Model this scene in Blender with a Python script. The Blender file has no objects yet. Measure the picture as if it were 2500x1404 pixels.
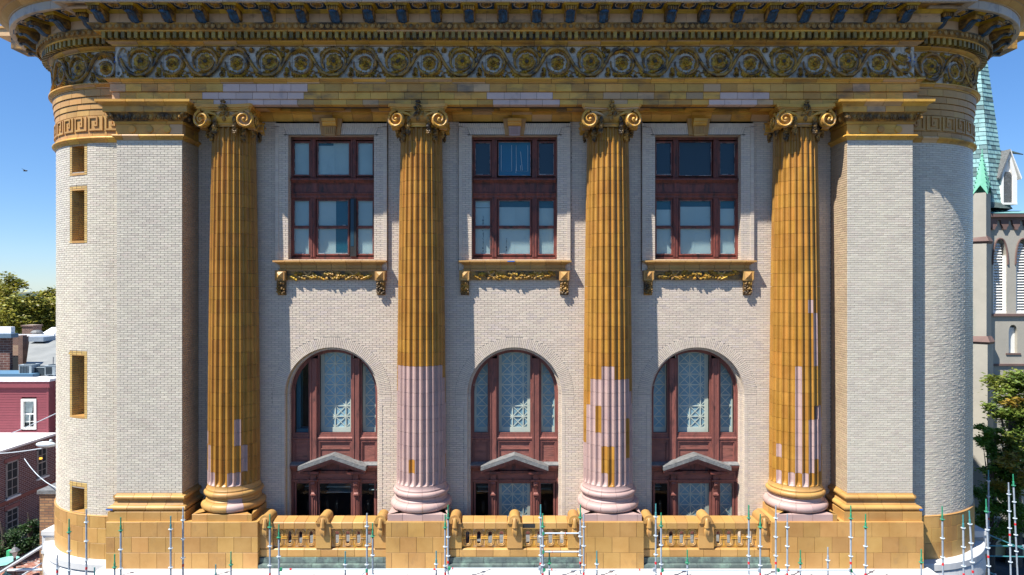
import bpy, math, random
from mathutils import Matrix, Vector, noise
R=math.radians; PI=math.pi
rnd=random.Random(7)
sc=bpy.context.scene; COL=sc.collection
# ---------------------------------------------------------------- camera
cam=bpy.data.cameras.new('camera'); co=bpy.data.objects.new('camera',cam); COL.objects.link(co)
co.location=(-0.08,-20,0); co.rotation_euler=(R(90),0,0)
cam.sensor_width=36; cam.lens=23.62; cam.clip_start=.1; cam.clip_end=3000
sc.camera=co
# ---------------------------------------------------------------- light
SA,SB=1.35,2.55                       # sun travels (SA,1,-SB)
el=math.atan(SB/math.hypot(SA,1))
w=bpy.data.worlds.new('World'); sc.world=w; w.use_nodes=True
nt=w.node_tree; bg=nt.nodes['Background']
sky=nt.nodes.new('ShaderNodeTexSky'); sky.sky_type='NISHITA'; sky.sun_disc=False
sky.sun_elevation=el; sky.sun_rotation=math.atan2(-SA,-1)
sky.air_density=1.0; sky.dust_density=.0; sky.ozone_density=3.0; sky.altitude=900
hs=nt.nodes.new('ShaderNodeHueSaturation'); hs.inputs['Saturation'].default_value=1.32; gm=nt.nodes.new('ShaderNodeGamma'); gm.inputs[1].default_value=.72; nt.links.new(sky.outputs[0],gm.inputs[0]); nt.links.new(gm.outputs[0],hs.inputs['Color']); mt=nt.nodes.new('ShaderNodeMix'); mt.data_type='RGBA'; mt.blend_type='MULTIPLY'; mt.inputs[0].default_value=1; mt.inputs[7].default_value=(.68,.84,1.08,1); nt.links.new(hs.outputs[0],mt.inputs[6]); nt.links.new(mt.outputs[2],bg.inputs[0]); bg.inputs[1].default_value=.122
sd=bpy.data.lights.new('sun','SUN'); so=bpy.data.objects.new('sun',sd); COL.objects.link(so)
sd.energy=5.0; sd.angle=R(.5); sd.color=(1,.955,.88)
so.rotation_euler=Vector((SA,1,-SB)).to_track_quat('-Z','Y').to_euler()
so.location=(-30,-40,60)
sc.view_settings.view_transform='Standard'; sc.view_settings.look='None'
sc.view_settings.exposure=1.0; sc.view_settings.gamma=1; sc.view_settings.use_curve_mapping=False
# ---------------------------------------------------------------- helpers
def zz(py,Y): return (702-py)*(20+Y)/1640
def xx(px,Y): return (px-1250)*(20+Y)/1640-.08
WL={}
def setp(o,par):
    if par is not None:
        o.parent=par; o.matrix_parent_inverse=Matrix.Translation(-WL.get(par.name,Vector((0,0,0))))
def empty(name,loc,par=None):
    o=bpy.data.objects.new(name,None); COL.objects.link(o); o.empty_display_size=.2
    o.location=loc; WL[o.name]=Vector(loc); setp(o,par); return o
def thing(name,loc,label,cat,group=None):
    o=empty(name,loc); o['label']=label; o['category']=cat
    if group: o['group']=group
    return o
class MB:
    def __init__(s): s.v=[];s.f=[];s.m=[];s.mi=0
    def add(s,vs,fs,mi=None):
        n=len(s.v); s.v+=[tuple(p) for p in vs]; s.f+=[tuple(i+n for i in f) for f in fs]; s.m+=[s.mi if mi is None else mi]*len(fs); return s
    def box(s,x0,x1,y0,y1,z0,z1,mi=None):
        return s.add([(x0,y0,z0),(x1,y0,z0),(x1,y1,z0),(x0,y1,z0),(x0,y0,z1),(x1,y0,z1),(x1,y1,z1),(x0,y1,z1)],
          [(3,2,1,0),(4,5,6,7),(0,1,5,4),(1,2,6,5),(2,3,7,6),(3,0,4,7)],mi)
    def prismy(s,pts,y0,y1,mi=None):      # polygon in xz extruded along y
        n=len(pts); vs=[(a,y0,b) for a,b in pts]+[(a,y1,b) for a,b in pts]
        return s.add(vs,[tuple(range(n)),tuple(range(2*n-1,n-1,-1))]+[(i,i+n,(i+1)%n+n,(i+1)%n) for i in range(n)],mi)
    def prismx(s,pts,x0,x1,mi=None):      # polygon in yz extruded along x
        n=len(pts); vs=[(x0,a,b) for a,b in pts]+[(x1,a,b) for a,b in pts]
        return s.add(vs,[tuple(range(n)),tuple(range(2*n-1,n-1,-1))]+[(i,i+n,(i+1)%n+n,(i+1)%n) for i in range(n)],mi)
    def prismz(s,pts,z0,z1,mi=None):
        n=len(pts); vs=[(a,b,z0) for a,b in pts]+[(a,b,z1) for a,b in pts]
        return s.add(vs,[tuple(range(n)),tuple(range(2*n-1,n-1,-1))]+[(i,i+n,(i+1)%n+n,(i+1)%n) for i in range(n)],mi)
    def tube(s,pts,r,k=6,mi=None,caps=True):
        P=[Vector(p) for p in pts]; n=len(P); rr=r if isinstance(r,(list,tuple)) else [r]*n
        vs=[];fs=[]; up=None
        for i in range(n):
            d=(P[min(i+1,n-1)]-P[max(i-1,0)])
            if d.length<1e-9: d=Vector((0,0,1))
            d.normalize()
            if up is None:
                up=Vector((0,1,0)) if abs(d.y)<.9 else Vector((1,0,0))
            a=d.cross(up)
            if a.length<1e-6: a=d.cross(Vector((1,0,0)))
            a.normalize(); b=a.cross(d); up=b
            for j in range(k):
                t=2*PI*j/k; vs.append(P[i]+(a*math.cos(t)+b*math.sin(t))*rr[i])
        for i in range(n-1):
            for j in range(k): fs.append((i*k+j,i*k+(j+1)%k,(i+1)*k+(j+1)%k,(i+1)*k+j))
        if caps: fs+= [tuple(range(k-1,-1,-1)),tuple(range((n-1)*k,n*k))]
        return s.add(vs,fs,mi)
    def lathe(s,prof,c=(0,0),a0=0,a1=2*PI,k=24,mi=None,closed=False):
        # prof (r,z); axis z at c ; angle measured from -Y toward +X
        n=len(prof); full=abs(a1-a0-2*PI)<1e-6; m=k if full else k+1
        vs=[];fs=[]
        for i in range(m):
            t=a0+(a1-a0)*i/k
            for r,z in prof: vs.append((c[0]+r*math.sin(t),c[1]-r*math.cos(t),z))
        q=n if closed else n-1
        for i in range(k):
            i2=(i+1)%m
            for j in range(q): fs.append((i*n+j,i2*n+j,i2*n+(j+1)%n,i*n+(j+1)%n))
        if not full and closed: fs+=[tuple(range(n-1,-1,-1)),tuple(range((m-1)*n,m*n))]
        return s.add(vs,fs,mi)
    def ball(s,c,r,sx=1,sy=1,sz=1,k=8,l=5,mi=None):
        vs=[];fs=[]
        for i in range(l+1):
            p=PI*i/l
            for j in range(k):
                t=2*PI*j/k; vs.append((c[0]+r*sx*math.sin(p)*math.cos(t),c[1]+r*sy*math.sin(p)*math.sin(t),c[2]+r*sz*math.cos(p)))
        for i in range(l):
            for j in range(k): fs.append((i*k+j,(i+1)*k+j,(i+1)*k+(j+1)%k,i*k+(j+1)%k))
        return s.add(vs,fs,mi)
    def mesh(s,name,mats,smooth=0):
        me=bpy.data.meshes.new(name); me.from_pydata(s.v,[],s.f)
        for m in (mats if isinstance(mats,(list,tuple)) else [mats]): me.materials.append(m)
        if any(s.m): me.polygons.foreach_set('material_index',s.m)
        if smooth:
            me.polygons.foreach_set('use_smooth',[True]*len(s.f)); 
            try: me.set_sharp_from_angle(angle=R(smooth))
            except Exception: pass
        me.update(); return me
def ob(name,mb,mats,par=None,loc=None,smooth=0,stuff=False,label=None):
    me=mb if isinstance(mb,bpy.types.Mesh) else mb.mesh(name,mats,smooth)
    o=bpy.data.objects.new(name,me); COL.objects.link(o)
    if loc is not None: o.location=loc
    setp(o,par)
    if stuff: o['kind']='stuff'
    if label: o['label']=label
    return o
def struct(name,mb,mats,smooth=0):
    o=ob(name,mb,mats,None,smooth=smooth); o['kind']='structure'; return o
def tag(o,label,cat,group=None):
    o['label']=label; o['category']=cat
    if group: o['group']=group
    return o
def copy_tree(o,par=None,loc=None):
    c=o.copy(); COL.objects.link(c)
    if par is not None: c.parent=par
    if loc is not None: c.location=loc
    for ch in o.children: copy_tree(ch,c)
    return c
# ---- paths: list of (x,y,ox,oy); profile offset o -> (x+ox*o, y+oy*o)
class Path:
    def __init__(s,pts):
        s.p=pts; s.l=[0]
        for a,b in zip(pts,pts[1:]): s.l.append(s.l[-1]+math.hypot(b[0]-a[0],b[1]-a[1]))
        s.L=s.l[-1]
    def at(s,t):
        t=min(max(t,0),s.L)
        for i in range(len(s.p)-1):
            if t<=s.l[i+1] or i==len(s.p)-2:
                u=(t-s.l[i])/max(s.l[i+1]-s.l[i],1e-9); a,b=s.p[i],s.p[i+1]
                # normals inside a straight piece are the piece's own normal
                dx,dy=b[0]-a[0],b[1]-a[1]; L=math.hypot(dx,dy); n=(dy/L,-dx/L)
                if (n[0]*(a[2]+b[2])+n[1]*(a[3]+b[3]))<0: n=(-n[0],-n[1])
                if u<1e-4: n=(a[2],a[3])
                if u>1-1e-4: n=(b[2],b[3])
                return (a[0]+dx*u,a[1]+dy*u,n[0],n[1])
    def sub(s,t0,t1):
        r=[s.at(t0+1e-3 if t0>0 else t0)]
        for i,l in enumerate(s.l):
            if t0+2e-3<l<t1-2e-3: r.append(s.p[i])
        r.append(s.at(t1-1e-3 if t1<s.L else t1)); return r
def sweep(mb,pts,prof,caps=True,mi=None):
    n=len(prof); vs=[];fs=[]
    for x,y,ox,oy in pts:
        for o,z in prof: vs.append((x+ox*o,y+oy*o,z))
    for i in range(len(pts)-1):
        for j in range(n): fs.append((i*n+j,i*n+(j+1)%n,(i+1)*n+(j+1)%n,(i+1)*n+j))
    if caps: fs+=[tuple(range(n)),tuple(range(len(pts)*n-1,(len(pts)-1)*n-1,-1))]
    return mb.add(vs,fs,mi)
# ---------------------------------------------------------------- materials
def nodes(m):
    m.use_nodes=True; nt=m.node_tree; return nt,nt.nodes,nt.links,nt.nodes['Principled BSDF']
def pmat(name,c1,c2=None,rough=.5,var=.12,ns=3.0,bump=.0,bs=60,dirt=None,dirt2=None,spec=.5,metal=0,coat=0,hue=0.0,stretch=(1,1,1),alt=None):
    """c1..c2 mixed by noise; var: value shift per piece; dirt=(colour,amount,scale,(sx,sy,sz)); alt=(colour,share) for some pieces"""
    m=bpy.data.materials.new(name); nt,N,L,B=nodes(m)
    geo=N.new('ShaderNodeNewGeometry'); oi=N.new('ShaderNodeObjectInfo')
    mp=N.new('ShaderNodeMapping'); mp.inputs['Scale'].default_value=stretch
    L.new(geo.outputs['Position'],mp.inputs[0])
    n1=N.new('ShaderNodeTexNoise'); n1.inputs['Scale'].default_value=ns; n1.inputs['Detail'].default_value=5; n1.inputs['Roughness'].default_value=.6
    L.new(mp.outputs[0],n1.inputs[0])
    r1=N.new('ShaderNodeMapRange'); r1.inputs[1].default_value=.35; r1.inputs[2].default_value=.65
    L.new(n1.outputs[0],r1.inputs[0])
    mx=N.new('ShaderNodeMix'); mx.data_type='RGBA'; mx.inputs[6].default_value=(*c1,1); mx.inputs[7].default_value=(*(c2 or c1),1)
    L.new(r1.outputs[0],mx.inputs[0]); out=mx.outputs[2]
    ad=N.new('ShaderNodeMath'); ad.operation='ADD'; L.new(geo.outputs['Random Per Island'],ad.inputs[0]); L.new(oi.outputs['Random'],ad.inputs[1])
    fr=N.new('ShaderNodeMath'); fr.operation='FRACT'; L.new(ad.outputs[0],fr.inputs[0])
    if alt:
        gt=N.new('ShaderNodeMath'); gt.operation='GREATER_THAN'; L.new(fr.outputs[0],gt.inputs[0]); gt.inputs[1].default_value=1-alt[1]
        sc_=N.new('ShaderNodeMath'); sc_.operation='MULTIPLY'; L.new(gt.outputs[0],sc_.inputs[0]); sc_.inputs[1].default_value=alt[2] if len(alt)>2 else .8
        ma=N.new('ShaderNodeMix'); ma.data_type='RGBA'; L.new(sc_.outputs[0],ma.inputs[0]); L.new(out,ma.inputs[6]); ma.inputs[7].default_value=(*alt[0],1); out=ma.outputs[2]
    # decorrelated second random
    m7=N.new('ShaderNodeMath'); m7.operation='MULTIPLY'; L.new(fr.outputs[0],m7.inputs[0]); m7.inputs[1].default_value=7.31
    f7=N.new('ShaderNodeMath'); f7.operation='FRACT'; L.new(m7.outputs[0],f7.inputs[0])
    hs=N.new('ShaderNodeHueSaturation'); L.new(out,hs.inputs['Color'])
    mr=N.new('ShaderNodeMapRange'); L.new(f7.outputs[0],mr.inputs[0]); mr.inputs[3].default_value=1-var; mr.inputs[4].default_value=1+var
    L.new(mr.outputs[0],hs.inputs['Value'])
    if hue:
        m8=N.new('ShaderNodeMath'); m8.operation='MULTIPLY'; L.new(fr.outputs[0],m8.inputs[0]); m8.inputs[1].default_value=3.77
        f8=N.new('ShaderNodeMath'); f8.operation='FRACT'; L.new(m8.outputs[0],f8.inputs[0])
        mh=N.new('ShaderNodeMapRange'); L.new(f8.outputs[0],mh.inputs[0]); mh.inputs[3].default_value=.5-hue; mh.inputs[4].default_value=.5+hue
        L.new(mh.outputs[0],hs.inputs['Hue'])
    out=hs.outputs[0]
    for d in (dirt,dirt2):
        if not d: continue
        m2=N.new('ShaderNodeMapping'); m2.inputs['Scale'].default_value=d[3] if len(d)>3 else (1,1,1); m2.inputs['Location'].default_value=(3.1,7.7,1.3)
        L.new(geo.outputs['Position'],m2.inputs[0])
        n2=N.new('ShaderNodeTexNoise'); n2.inputs['Scale'].default_value=d[2]; n2.inputs['Detail'].default_value=7; n2.inputs['Roughness'].default_value=.65
        L.new(m2.outputs[0],n2.inputs[0])
        c=.72-.34*d[1]
        r2=N.new('ShaderNodeMapRange'); r2.inputs[1].default_value=c-.06; r2.inputs[2].default_value=c+.14; r2.inputs[4].default_value=d[4] if len(d)>4 else .85
        L.new(n2.outputs[0],r2.inputs[0])
        m3=N.new('ShaderNodeMix'); m3.data_type='RGBA'; L.new(r2.outputs[0],m3.inputs[0]); L.new(out,m3.inputs[6]); m3.inputs[7].default_value=(*d[0],1); out=m3.outputs[2]
    L.new(out,B.inputs['Base Color']); B.inputs['Roughness'].default_value=rough; B.inputs['Metallic'].default_value=metal
    B.inputs['Specular IOR Level'].default_value=spec
    if coat: B.inputs['Coat Weight'].default_value=coat; B.inputs['Coat Roughness'].default_value=.15
    if bump:
        n3=N.new('ShaderNodeTexNoise'); n3.inputs['Scale'].default_value=bs; n3.inputs['Detail'].default_value=3; L.new(mp.outputs[0],n3.inputs[0])
        b=N.new('ShaderNodeBump'); b.inputs['Strength'].default_value=bump; b.inputs['Distance'].default_value=.02; L.new(n3.outputs[0],b.inputs['Height']); L.new(b.outputs[0],B.inputs['Normal'])
    return m
SOOT=(.012,.014,.018)
ochre=pmat('glazed_ochre_terracotta',(.39,.21,.06),(.46,.265,.085),rough=.48,var=.13,ns=1.3,bump=.12,bs=25,dirt=((.20,.12,.055),.25,2.2,(1,1,.6),.5),hue=.006,spec=.45)
ochre_col=pmat('glazed_ochre_column_tile',(.335,.158,.024),(.40,.20,.037),rough=.40,var=.12,ns=1.5,bump=.1,bs=20,dirt=((.14,.08,.03),.14,2.0,(1,1,.5),.45),hue=.005,spec=.4)
ochre_ent=pmat('weathered_ochre_entablature',(.52,.262,.036),(.62,.345,.065),rough=.5,var=.22,ns=1.6,bump=.15,bs=25,dirt=((.05,.045,.045),.40,1.6,(.6,.6,1.6),.7),hue=.008,alt=((.46,.31,.20),.13,.7))
yel=pmat('olive_yellow_glaze',(.48,.31,.018),(.38,.235,.016),rough=.45,var=.25,ns=3,dirt=((.02,.02,.018),.45,2.4,(1,1,1),.85))
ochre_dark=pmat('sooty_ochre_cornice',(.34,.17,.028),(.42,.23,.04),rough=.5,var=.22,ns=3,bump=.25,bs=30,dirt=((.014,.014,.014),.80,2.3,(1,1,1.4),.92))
dent_m=pmat('sooty_olive_dentil',(.30,.21,.035),(.38,.25,.045),rough=.5,var=.4,ns=3,dirt=((.02,.022,.02),.6,1.5,(1,1,1),.8))
relief_m=pmat('sooty_gilt_relief',(.36,.175,.022),(.42,.225,.03),rough=.45,var=.2,ns=5,bump=.5,bs=35,dirt=((.015,.018,.022),.72,4.5,(1,1,1),.92),hue=.01)
leafy_m=pmat('sooty_yellow_leaf',(.42,.225,.022),(.50,.29,.032),rough=.45,var=.25,ns=5,bump=.7,bs=28,dirt=((.014,.02,.022),.62,7,(1,1,1),.9),hue=.012)
frz_m=pmat('stained_white_frieze_tile',(.54,.475,.38),(.44,.39,.33),rough=.4,var=.12,ns=2,bump=.1,dirt=((.04,.05,.06),.55,3.5,(1,1,1),.85))
pink=pmat('unglazed_pink_tile',(.44,.305,.27),(.385,.26,.24),rough=.55,var=.07,ns=2,bump=.1,bs=30,dirt=((.45,.25,.10),.2,3,(1,1,1),.5))
pinkent=pmat('mauve_replacement_block',(.62,.455,.39),(.55,.41,.37),rough=.6,var=.1,ns=2,bump=.1,bs=30,dirt=((.12,.11,.13),.3,2,(1,1,1),.6))
corwall=pmat('cornice_pink_wall',(.58,.38,.23),(.52,.345,.21),rough=.6,var=.08,ns=1.2,dirt=((.03,.03,.035),.35,1.7,(1,1,2),.85))
ivory=pmat('corona_ivory_block',(.48,.40,.30),(.42,.37,.33),rough=.5,var=.12,ns=1.5,dirt=((.04,.045,.06),.4,2,(1,1,1),.7))
blue=pmat('cobalt_blue_glaze',(.002,.045,.12),(.002,.065,.17),rough=.5,var=.35,ns=6,bump=.4,bs=25,dirt=((.012,.016,.02),.6,5,(1,1,1),.9))
brickm=pmat('ivory_glazed_brick',(.58,.525,.425),(.54,.49,.405),rough=.36,var=.075,ns=.5,bump=.15,bs=9,dirt=((.33,.28,.22),.22,1.1,(1,1,1.6),.35),hue=.008,spec=.42,alt=((.50,.42,.36),.10,.5))
brick_wall=pmat('cream_glazed_brick',(.60,.505,.405),(.56,.475,.385),rough=.42,var=.07,ns=.5,bump=.12,bs=9,dirt=((.33,.28,.24),.22,1.2,(1,1,1.2),.35),hue=.008,alt=((.50,.42,.39),.10,.5))
brick_y=pmat('yellow_glazed_brick',(.52,.35,.12),(.46,.30,.10),rough=.36,var=.1,ns=3,hue=.006,dirt=((.22,.13,.06),.25,3,(1,1,1),.6))
brick_side=pmat('tan_bounce_glazed_brick',(.50,.38,.25),(.45,.34,.22),rough=.3,var=.1,ns=1,hue=.006,spec=.5)  # warm column bounce on the pilaster returns is put into this base colour
mortar=pmat('grey_mortar',(.36,.33,.285),(.27,.245,.215),rough=.9,var=.0,ns=3,bump=.3)
jointd=pmat('dark_joint',(.10,.075,.05),(.07,.055,.04),rough=.9,var=0)
wood=pmat('weathered_red_wood',(.225,.075,.056),(.165,.055,.044),rough=.6,var=.12,ns=8,bump=.35,bs=22,stretch=(1,1,.25),dirt=((.028,.018,.018),.38,4.5,(1.6,1.6,.5),.85))
woodh=pmat('weathered_red_wood_panel',(.26,.092,.066),(.18,.062,.05),rough=.65,var=.1,ns=7,bump=.5,bs=18,stretch=(.22,1,1.4),dirt=((.03,.018,.018),.35,4,(.5,1,2.2),.8))
wood_up=pmat('dark_weathered_red_wood',(.20,.05,.034),(.13,.036,.028),rough=.6,var=.12,ns=8,bump=.35,bs=22,stretch=(1,1,.25),dirt=((.018,.014,.016),.55,4.5,(1.6,1.6,.5),.9))
lead=pmat('grey_lead_sheet',(.185,.19,.19),(.11,.115,.115),rough=.6,var=.05,ns=9,bump=.6,bs=14,dirt=((.15,.13,.12),.4,6,(1,1,1),.6))
board=pmat('pale_window_board',(.46,.56,.54),(.39,.50,.50),rough=.7,var=.05,ns=1.2,dirt=((.12,.2,.26),.18,2,(1,1,.5),.5))
bluepanel=pmat('deep_blue_film',(.001,.11,.165),(.001,.09,.14),rough=.5,var=.1,ns=.8)
bluebright=pmat('blue_film',(.001,.17,.30),(.001,.15,.27),rough=.5,var=.03,ns=.8)
bluedark=pmat('navy_film',(.001,.035,.065),(.001,.028,.055),rough=.5,var=.1,ns=.8)
chalk=pmat('white_chalk',(.55,.65,.7),rough=.8,var=0)
frost=pmat('frosted_glass_panel',(.30,.44,.49),(.21,.34,.40),rough=.45,var=.12,ns=1.4,spec=.5)
lattm=pmat('cream_lattice_bar',(.66,.63,.51),(.58,.56,.46),rough=.6,var=.05)
darkroom=pmat('dark_interior',(.018,.02,.022),(.010,.012,.014),rough=.8,var=0)
copper=pmat('verdigris_copper',(.10,.135,.12),(.055,.075,.075),rough=.7,var=.12,ns=2.5,bump=.7,bs=7,dirt=((.04,.06,.06),.5,4,(1,1,1),.8),dirt2=((.17,.26,.21),.45,3,(1,1,1),.8))
white=pmat('white_painted_ledge',(.58,.58,.57),(.53,.53,.52),rough=.6,var=.02,ns=1.5,dirt=((.45,.43,.40),.12,3,(1,1,1),.5))
steel=pmat('galvanised_tube',(.36,.42,.48),(.28,.33,.39),rough=.42,var=.08,ns=4,metal=.15)
steel_l=pmat('galvanised_ring',(.55,.62,.66),rough=.4,var=.05,metal=.1)
greenp=pmat('green_spigot_paint',(.02,.28,.13),(.03,.22,.13),rough=.45,var=.1)
tealp=pmat('teal_spigot_paint',(.05,.24,.26),(.06,.2,.22),rough=.45,var=.1)
redp=pmat('red_tape',(.65,.02,.03),rough=.5,var=.05)
tape=pmat('blue_masking_tape',(.02,.12,.45),rough=.7,var=.05)
def glassm(name,tint,refl,rough=.03):
    m=bpy.data.materials.new(name); nt,N,L,B=nodes(m); N.remove(B)
    t=N.new('ShaderNodeBsdfTransparent'); t.inputs[0].default_value=(*tint,1)
    g=N.new('ShaderNodeBsdfGlossy'); g.inputs[0].default_value=(.9,.95,1,1); g.inputs[1].default_value=rough
    lw=N.new('ShaderNodeFresnel'); lw.inputs[0].default_value=1.5
    mu=N.new('ShaderNodeMath'); mu.operation='MULTIPLY'; mu.inputs[1].default_value=refl; L.new(lw.outputs[0],mu.inputs[0])
    mx=N.new('ShaderNodeMixShader'); L.new(mu.outputs[0],mx.inputs[0]); L.new(t.outputs[0],mx.inputs[1]); L.new(g.outputs[0],mx.inputs[2])
    L.new(mx.outputs[0],N['Material Output'].inputs[0]); return m
glass=glassm('window_glass',(.88,.94,.96),.45)
# ================================================================ THE BUILDING
BL=thing('columned_building',(0,3.7,-15),'cream brick building front with four ochre fluted columns, rounded corners and a heavy ornamented cornice','building')
XI,XO=9.9,11.85        # pilaster inner / outer edge
YW=1.03                # wall plane
TX,TY,TR=12.3,3.7,3.2  # centre and radius of the rounded corners
def arcpath(side,o0=0,back=16,n=30,t0=-5):
    """front stub, quarter circle, side wall; runs outward from the pilaster"""
    p=[(side*(TX+TR*math.sin(R(t0))),TY-TR,0,-1)]
    for i in range(n+1):
        t=R(90*i/n); p.append((side*(TX+TR*math.sin(t)),TY-TR*math.cos(t),side*math.sin(t),-math.cos(t)))
    p.append((side*(TX+TR),back,side,0)); return Path(p)
AL=arcpath(-1); AR=arcpath(1)
TC=0.28                # length of the stub
def brickpt(mb,x,y,nx,ny,l,z0,z1,d,mi=0,j=0.0):
    """one brick centred at (x,y) on a surface with outward normal n"""
    tx,ty=-ny,nx; h=l/2; ins=.0035
    r=[rnd.uniform(-j,j) for _ in range(4)] if j else (0,0,0,0)
    def P(a,o,z): return (x+tx*a+nx*o,y+ty*a+ny*o,z)
    mb.add([P(-h,-d,z0),P(h,-d,z0),P(h,-d,z1),P(-h,-d,z1),
            P(-h+ins,r[0],z0+ins),P(h-ins,r[1],z0+ins),P(h-ins,r[2],z1-ins),P(-h+ins,r[3],z1-ins)],
           [(4,5,6,7),(0,1,5,4),(1,2,6,5),(2,3,7,6),(3,0,4,7)],mi)
CH=.0672; BLN=.2185; J=.0062
spare=[]     # nearest pilaster bricks, made singly below
def clip(iv,holes):
    out=[iv]
    for h0,h1 in holes:
        nx=[]
        for a,b in out:
            if h1<=a or h0>=b: nx.append((a,b)); continue
            if h0>a: nx.append((a,h0))
            if h1<b: nx.append((h1,b))
        out=nx
    return out
def field(path,z0,z1,holes=None,jit=0.0,mb=None,back=None,single=None,T0=0,T1=None,matf=None,bp=None):
    """brick courses along a path; holes(z)->intervals of path length to leave open"""
    T1=path.L if T1 is None else T1
    k0=math.floor(z0/CH); k=k0
    while k*CH<z1-.01:
        a=max(k*CH,z0); b=min((k+1)*CH,z1)
        hs=holes((a+b)/2) if holes else []
        ivs=clip((T0,T1),hs)
        for (s,e) in ivs:
            if e-s<.02: continue
            if back is not None:
                pts=(bp or path).sub(s,e)
                n0=len(back.v); vs=[]; 
                for x,y,ox,oy in pts: vs+=[(x-ox*.009,y-oy*.009,a),(x-ox*.009,y-oy*.009,b)]
                back.add(vs,[(2*i,2*i+2,2*i+3,2*i+1) for i in range(len(pts)-1)])
            off=(0 if k%2 else BLN/2)
            t=T0+off-BLN
            wob=rnd.uniform(-.006,.006)
            while t<e:
                p,q=max(t+wob,s),min(t+wob+BLN,e); t+=BLN
                if q-p<.03: continue
                x,y,nx,ny=path.at((p+q)/2)
                if single and single(x,a) and q-p>BLN-.01 and b-a>CH-.003:
                    spare.append((x,y,nx,ny,(a+b)/2)); continue
                brickpt(mb,x,y,nx,ny,q-p-J,a+J/2,b-J/2,.012,matf(p,q,(a+b)/2) if matf else 0,jit)
        k+=1
# ---------------------------------------------------------------- pilasters (brick shafts)
pil_b=MB(); pil_m=MB(); ret_b=MB()
for s in (-1,1):
    front=Path([(s*XO,0,0,-1),(s*XI,0,0,-1)]) if s<0 else Path([(s*XI,0,0,-1),(s*XO,0,0,-1)])
    field(front,-6.30,4.42,jit=.0015,mb=pil_b,back=pil_m,single=lambda x,z:-1.2<z<.95)
    ret=Path([(s*XI,.005,-s,0),(s*XI,YW,-s,0)])
    field(ret,-6.30,4.42,jit=.0015,mb=ret_b,back=pil_m)
    oret=Path([(s*XO,.005,s,0),(s*XO,.56,s,0)])
    field(oret,-6.30,4.42,mb=pil_b,back=pil_m)
# ---------------------------------------------------------------- main wall with openings
WC=[-5.72,0,5.72]      # window axes
UH=1.335               # upper window half width
UZ0,UZ1=.86,4.76
AZ,ARad,AR2=-3.35,1.475,1.39     # arch spring height and radius
AOz,AOR=-3.42,1.86    # outer ring of the arch
main=Path([(-XI,YW,0,-1),(XI,YW,0,-1)])
def hole_main(z):
    h=[]
    for c in WC:
        m=XI+c
        if UZ0-.35<z: h.append((m-1.76,m+1.76))         # raised brick surround built apart
        if z<AZ: h.append((m-ARad-(0.0),m+ARad))
        r=AOR**2-(z-AOz)**2
        if z>=AZ-.32 and r>0:
            q=max(math.sqrt(r),ARad if z<AZ else 0); h.append((m-q,m+q))
        if z<AZ-.32: h.append((m-ARad-.11,m+ARad+.11))
    return h
wall_b=MB(); wall_m=MB()
field(main,-8.0,5.19,holes=hole_main,jit=.0012,mb=wall_b,back=wall_m)
YS=YW-.085
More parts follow.
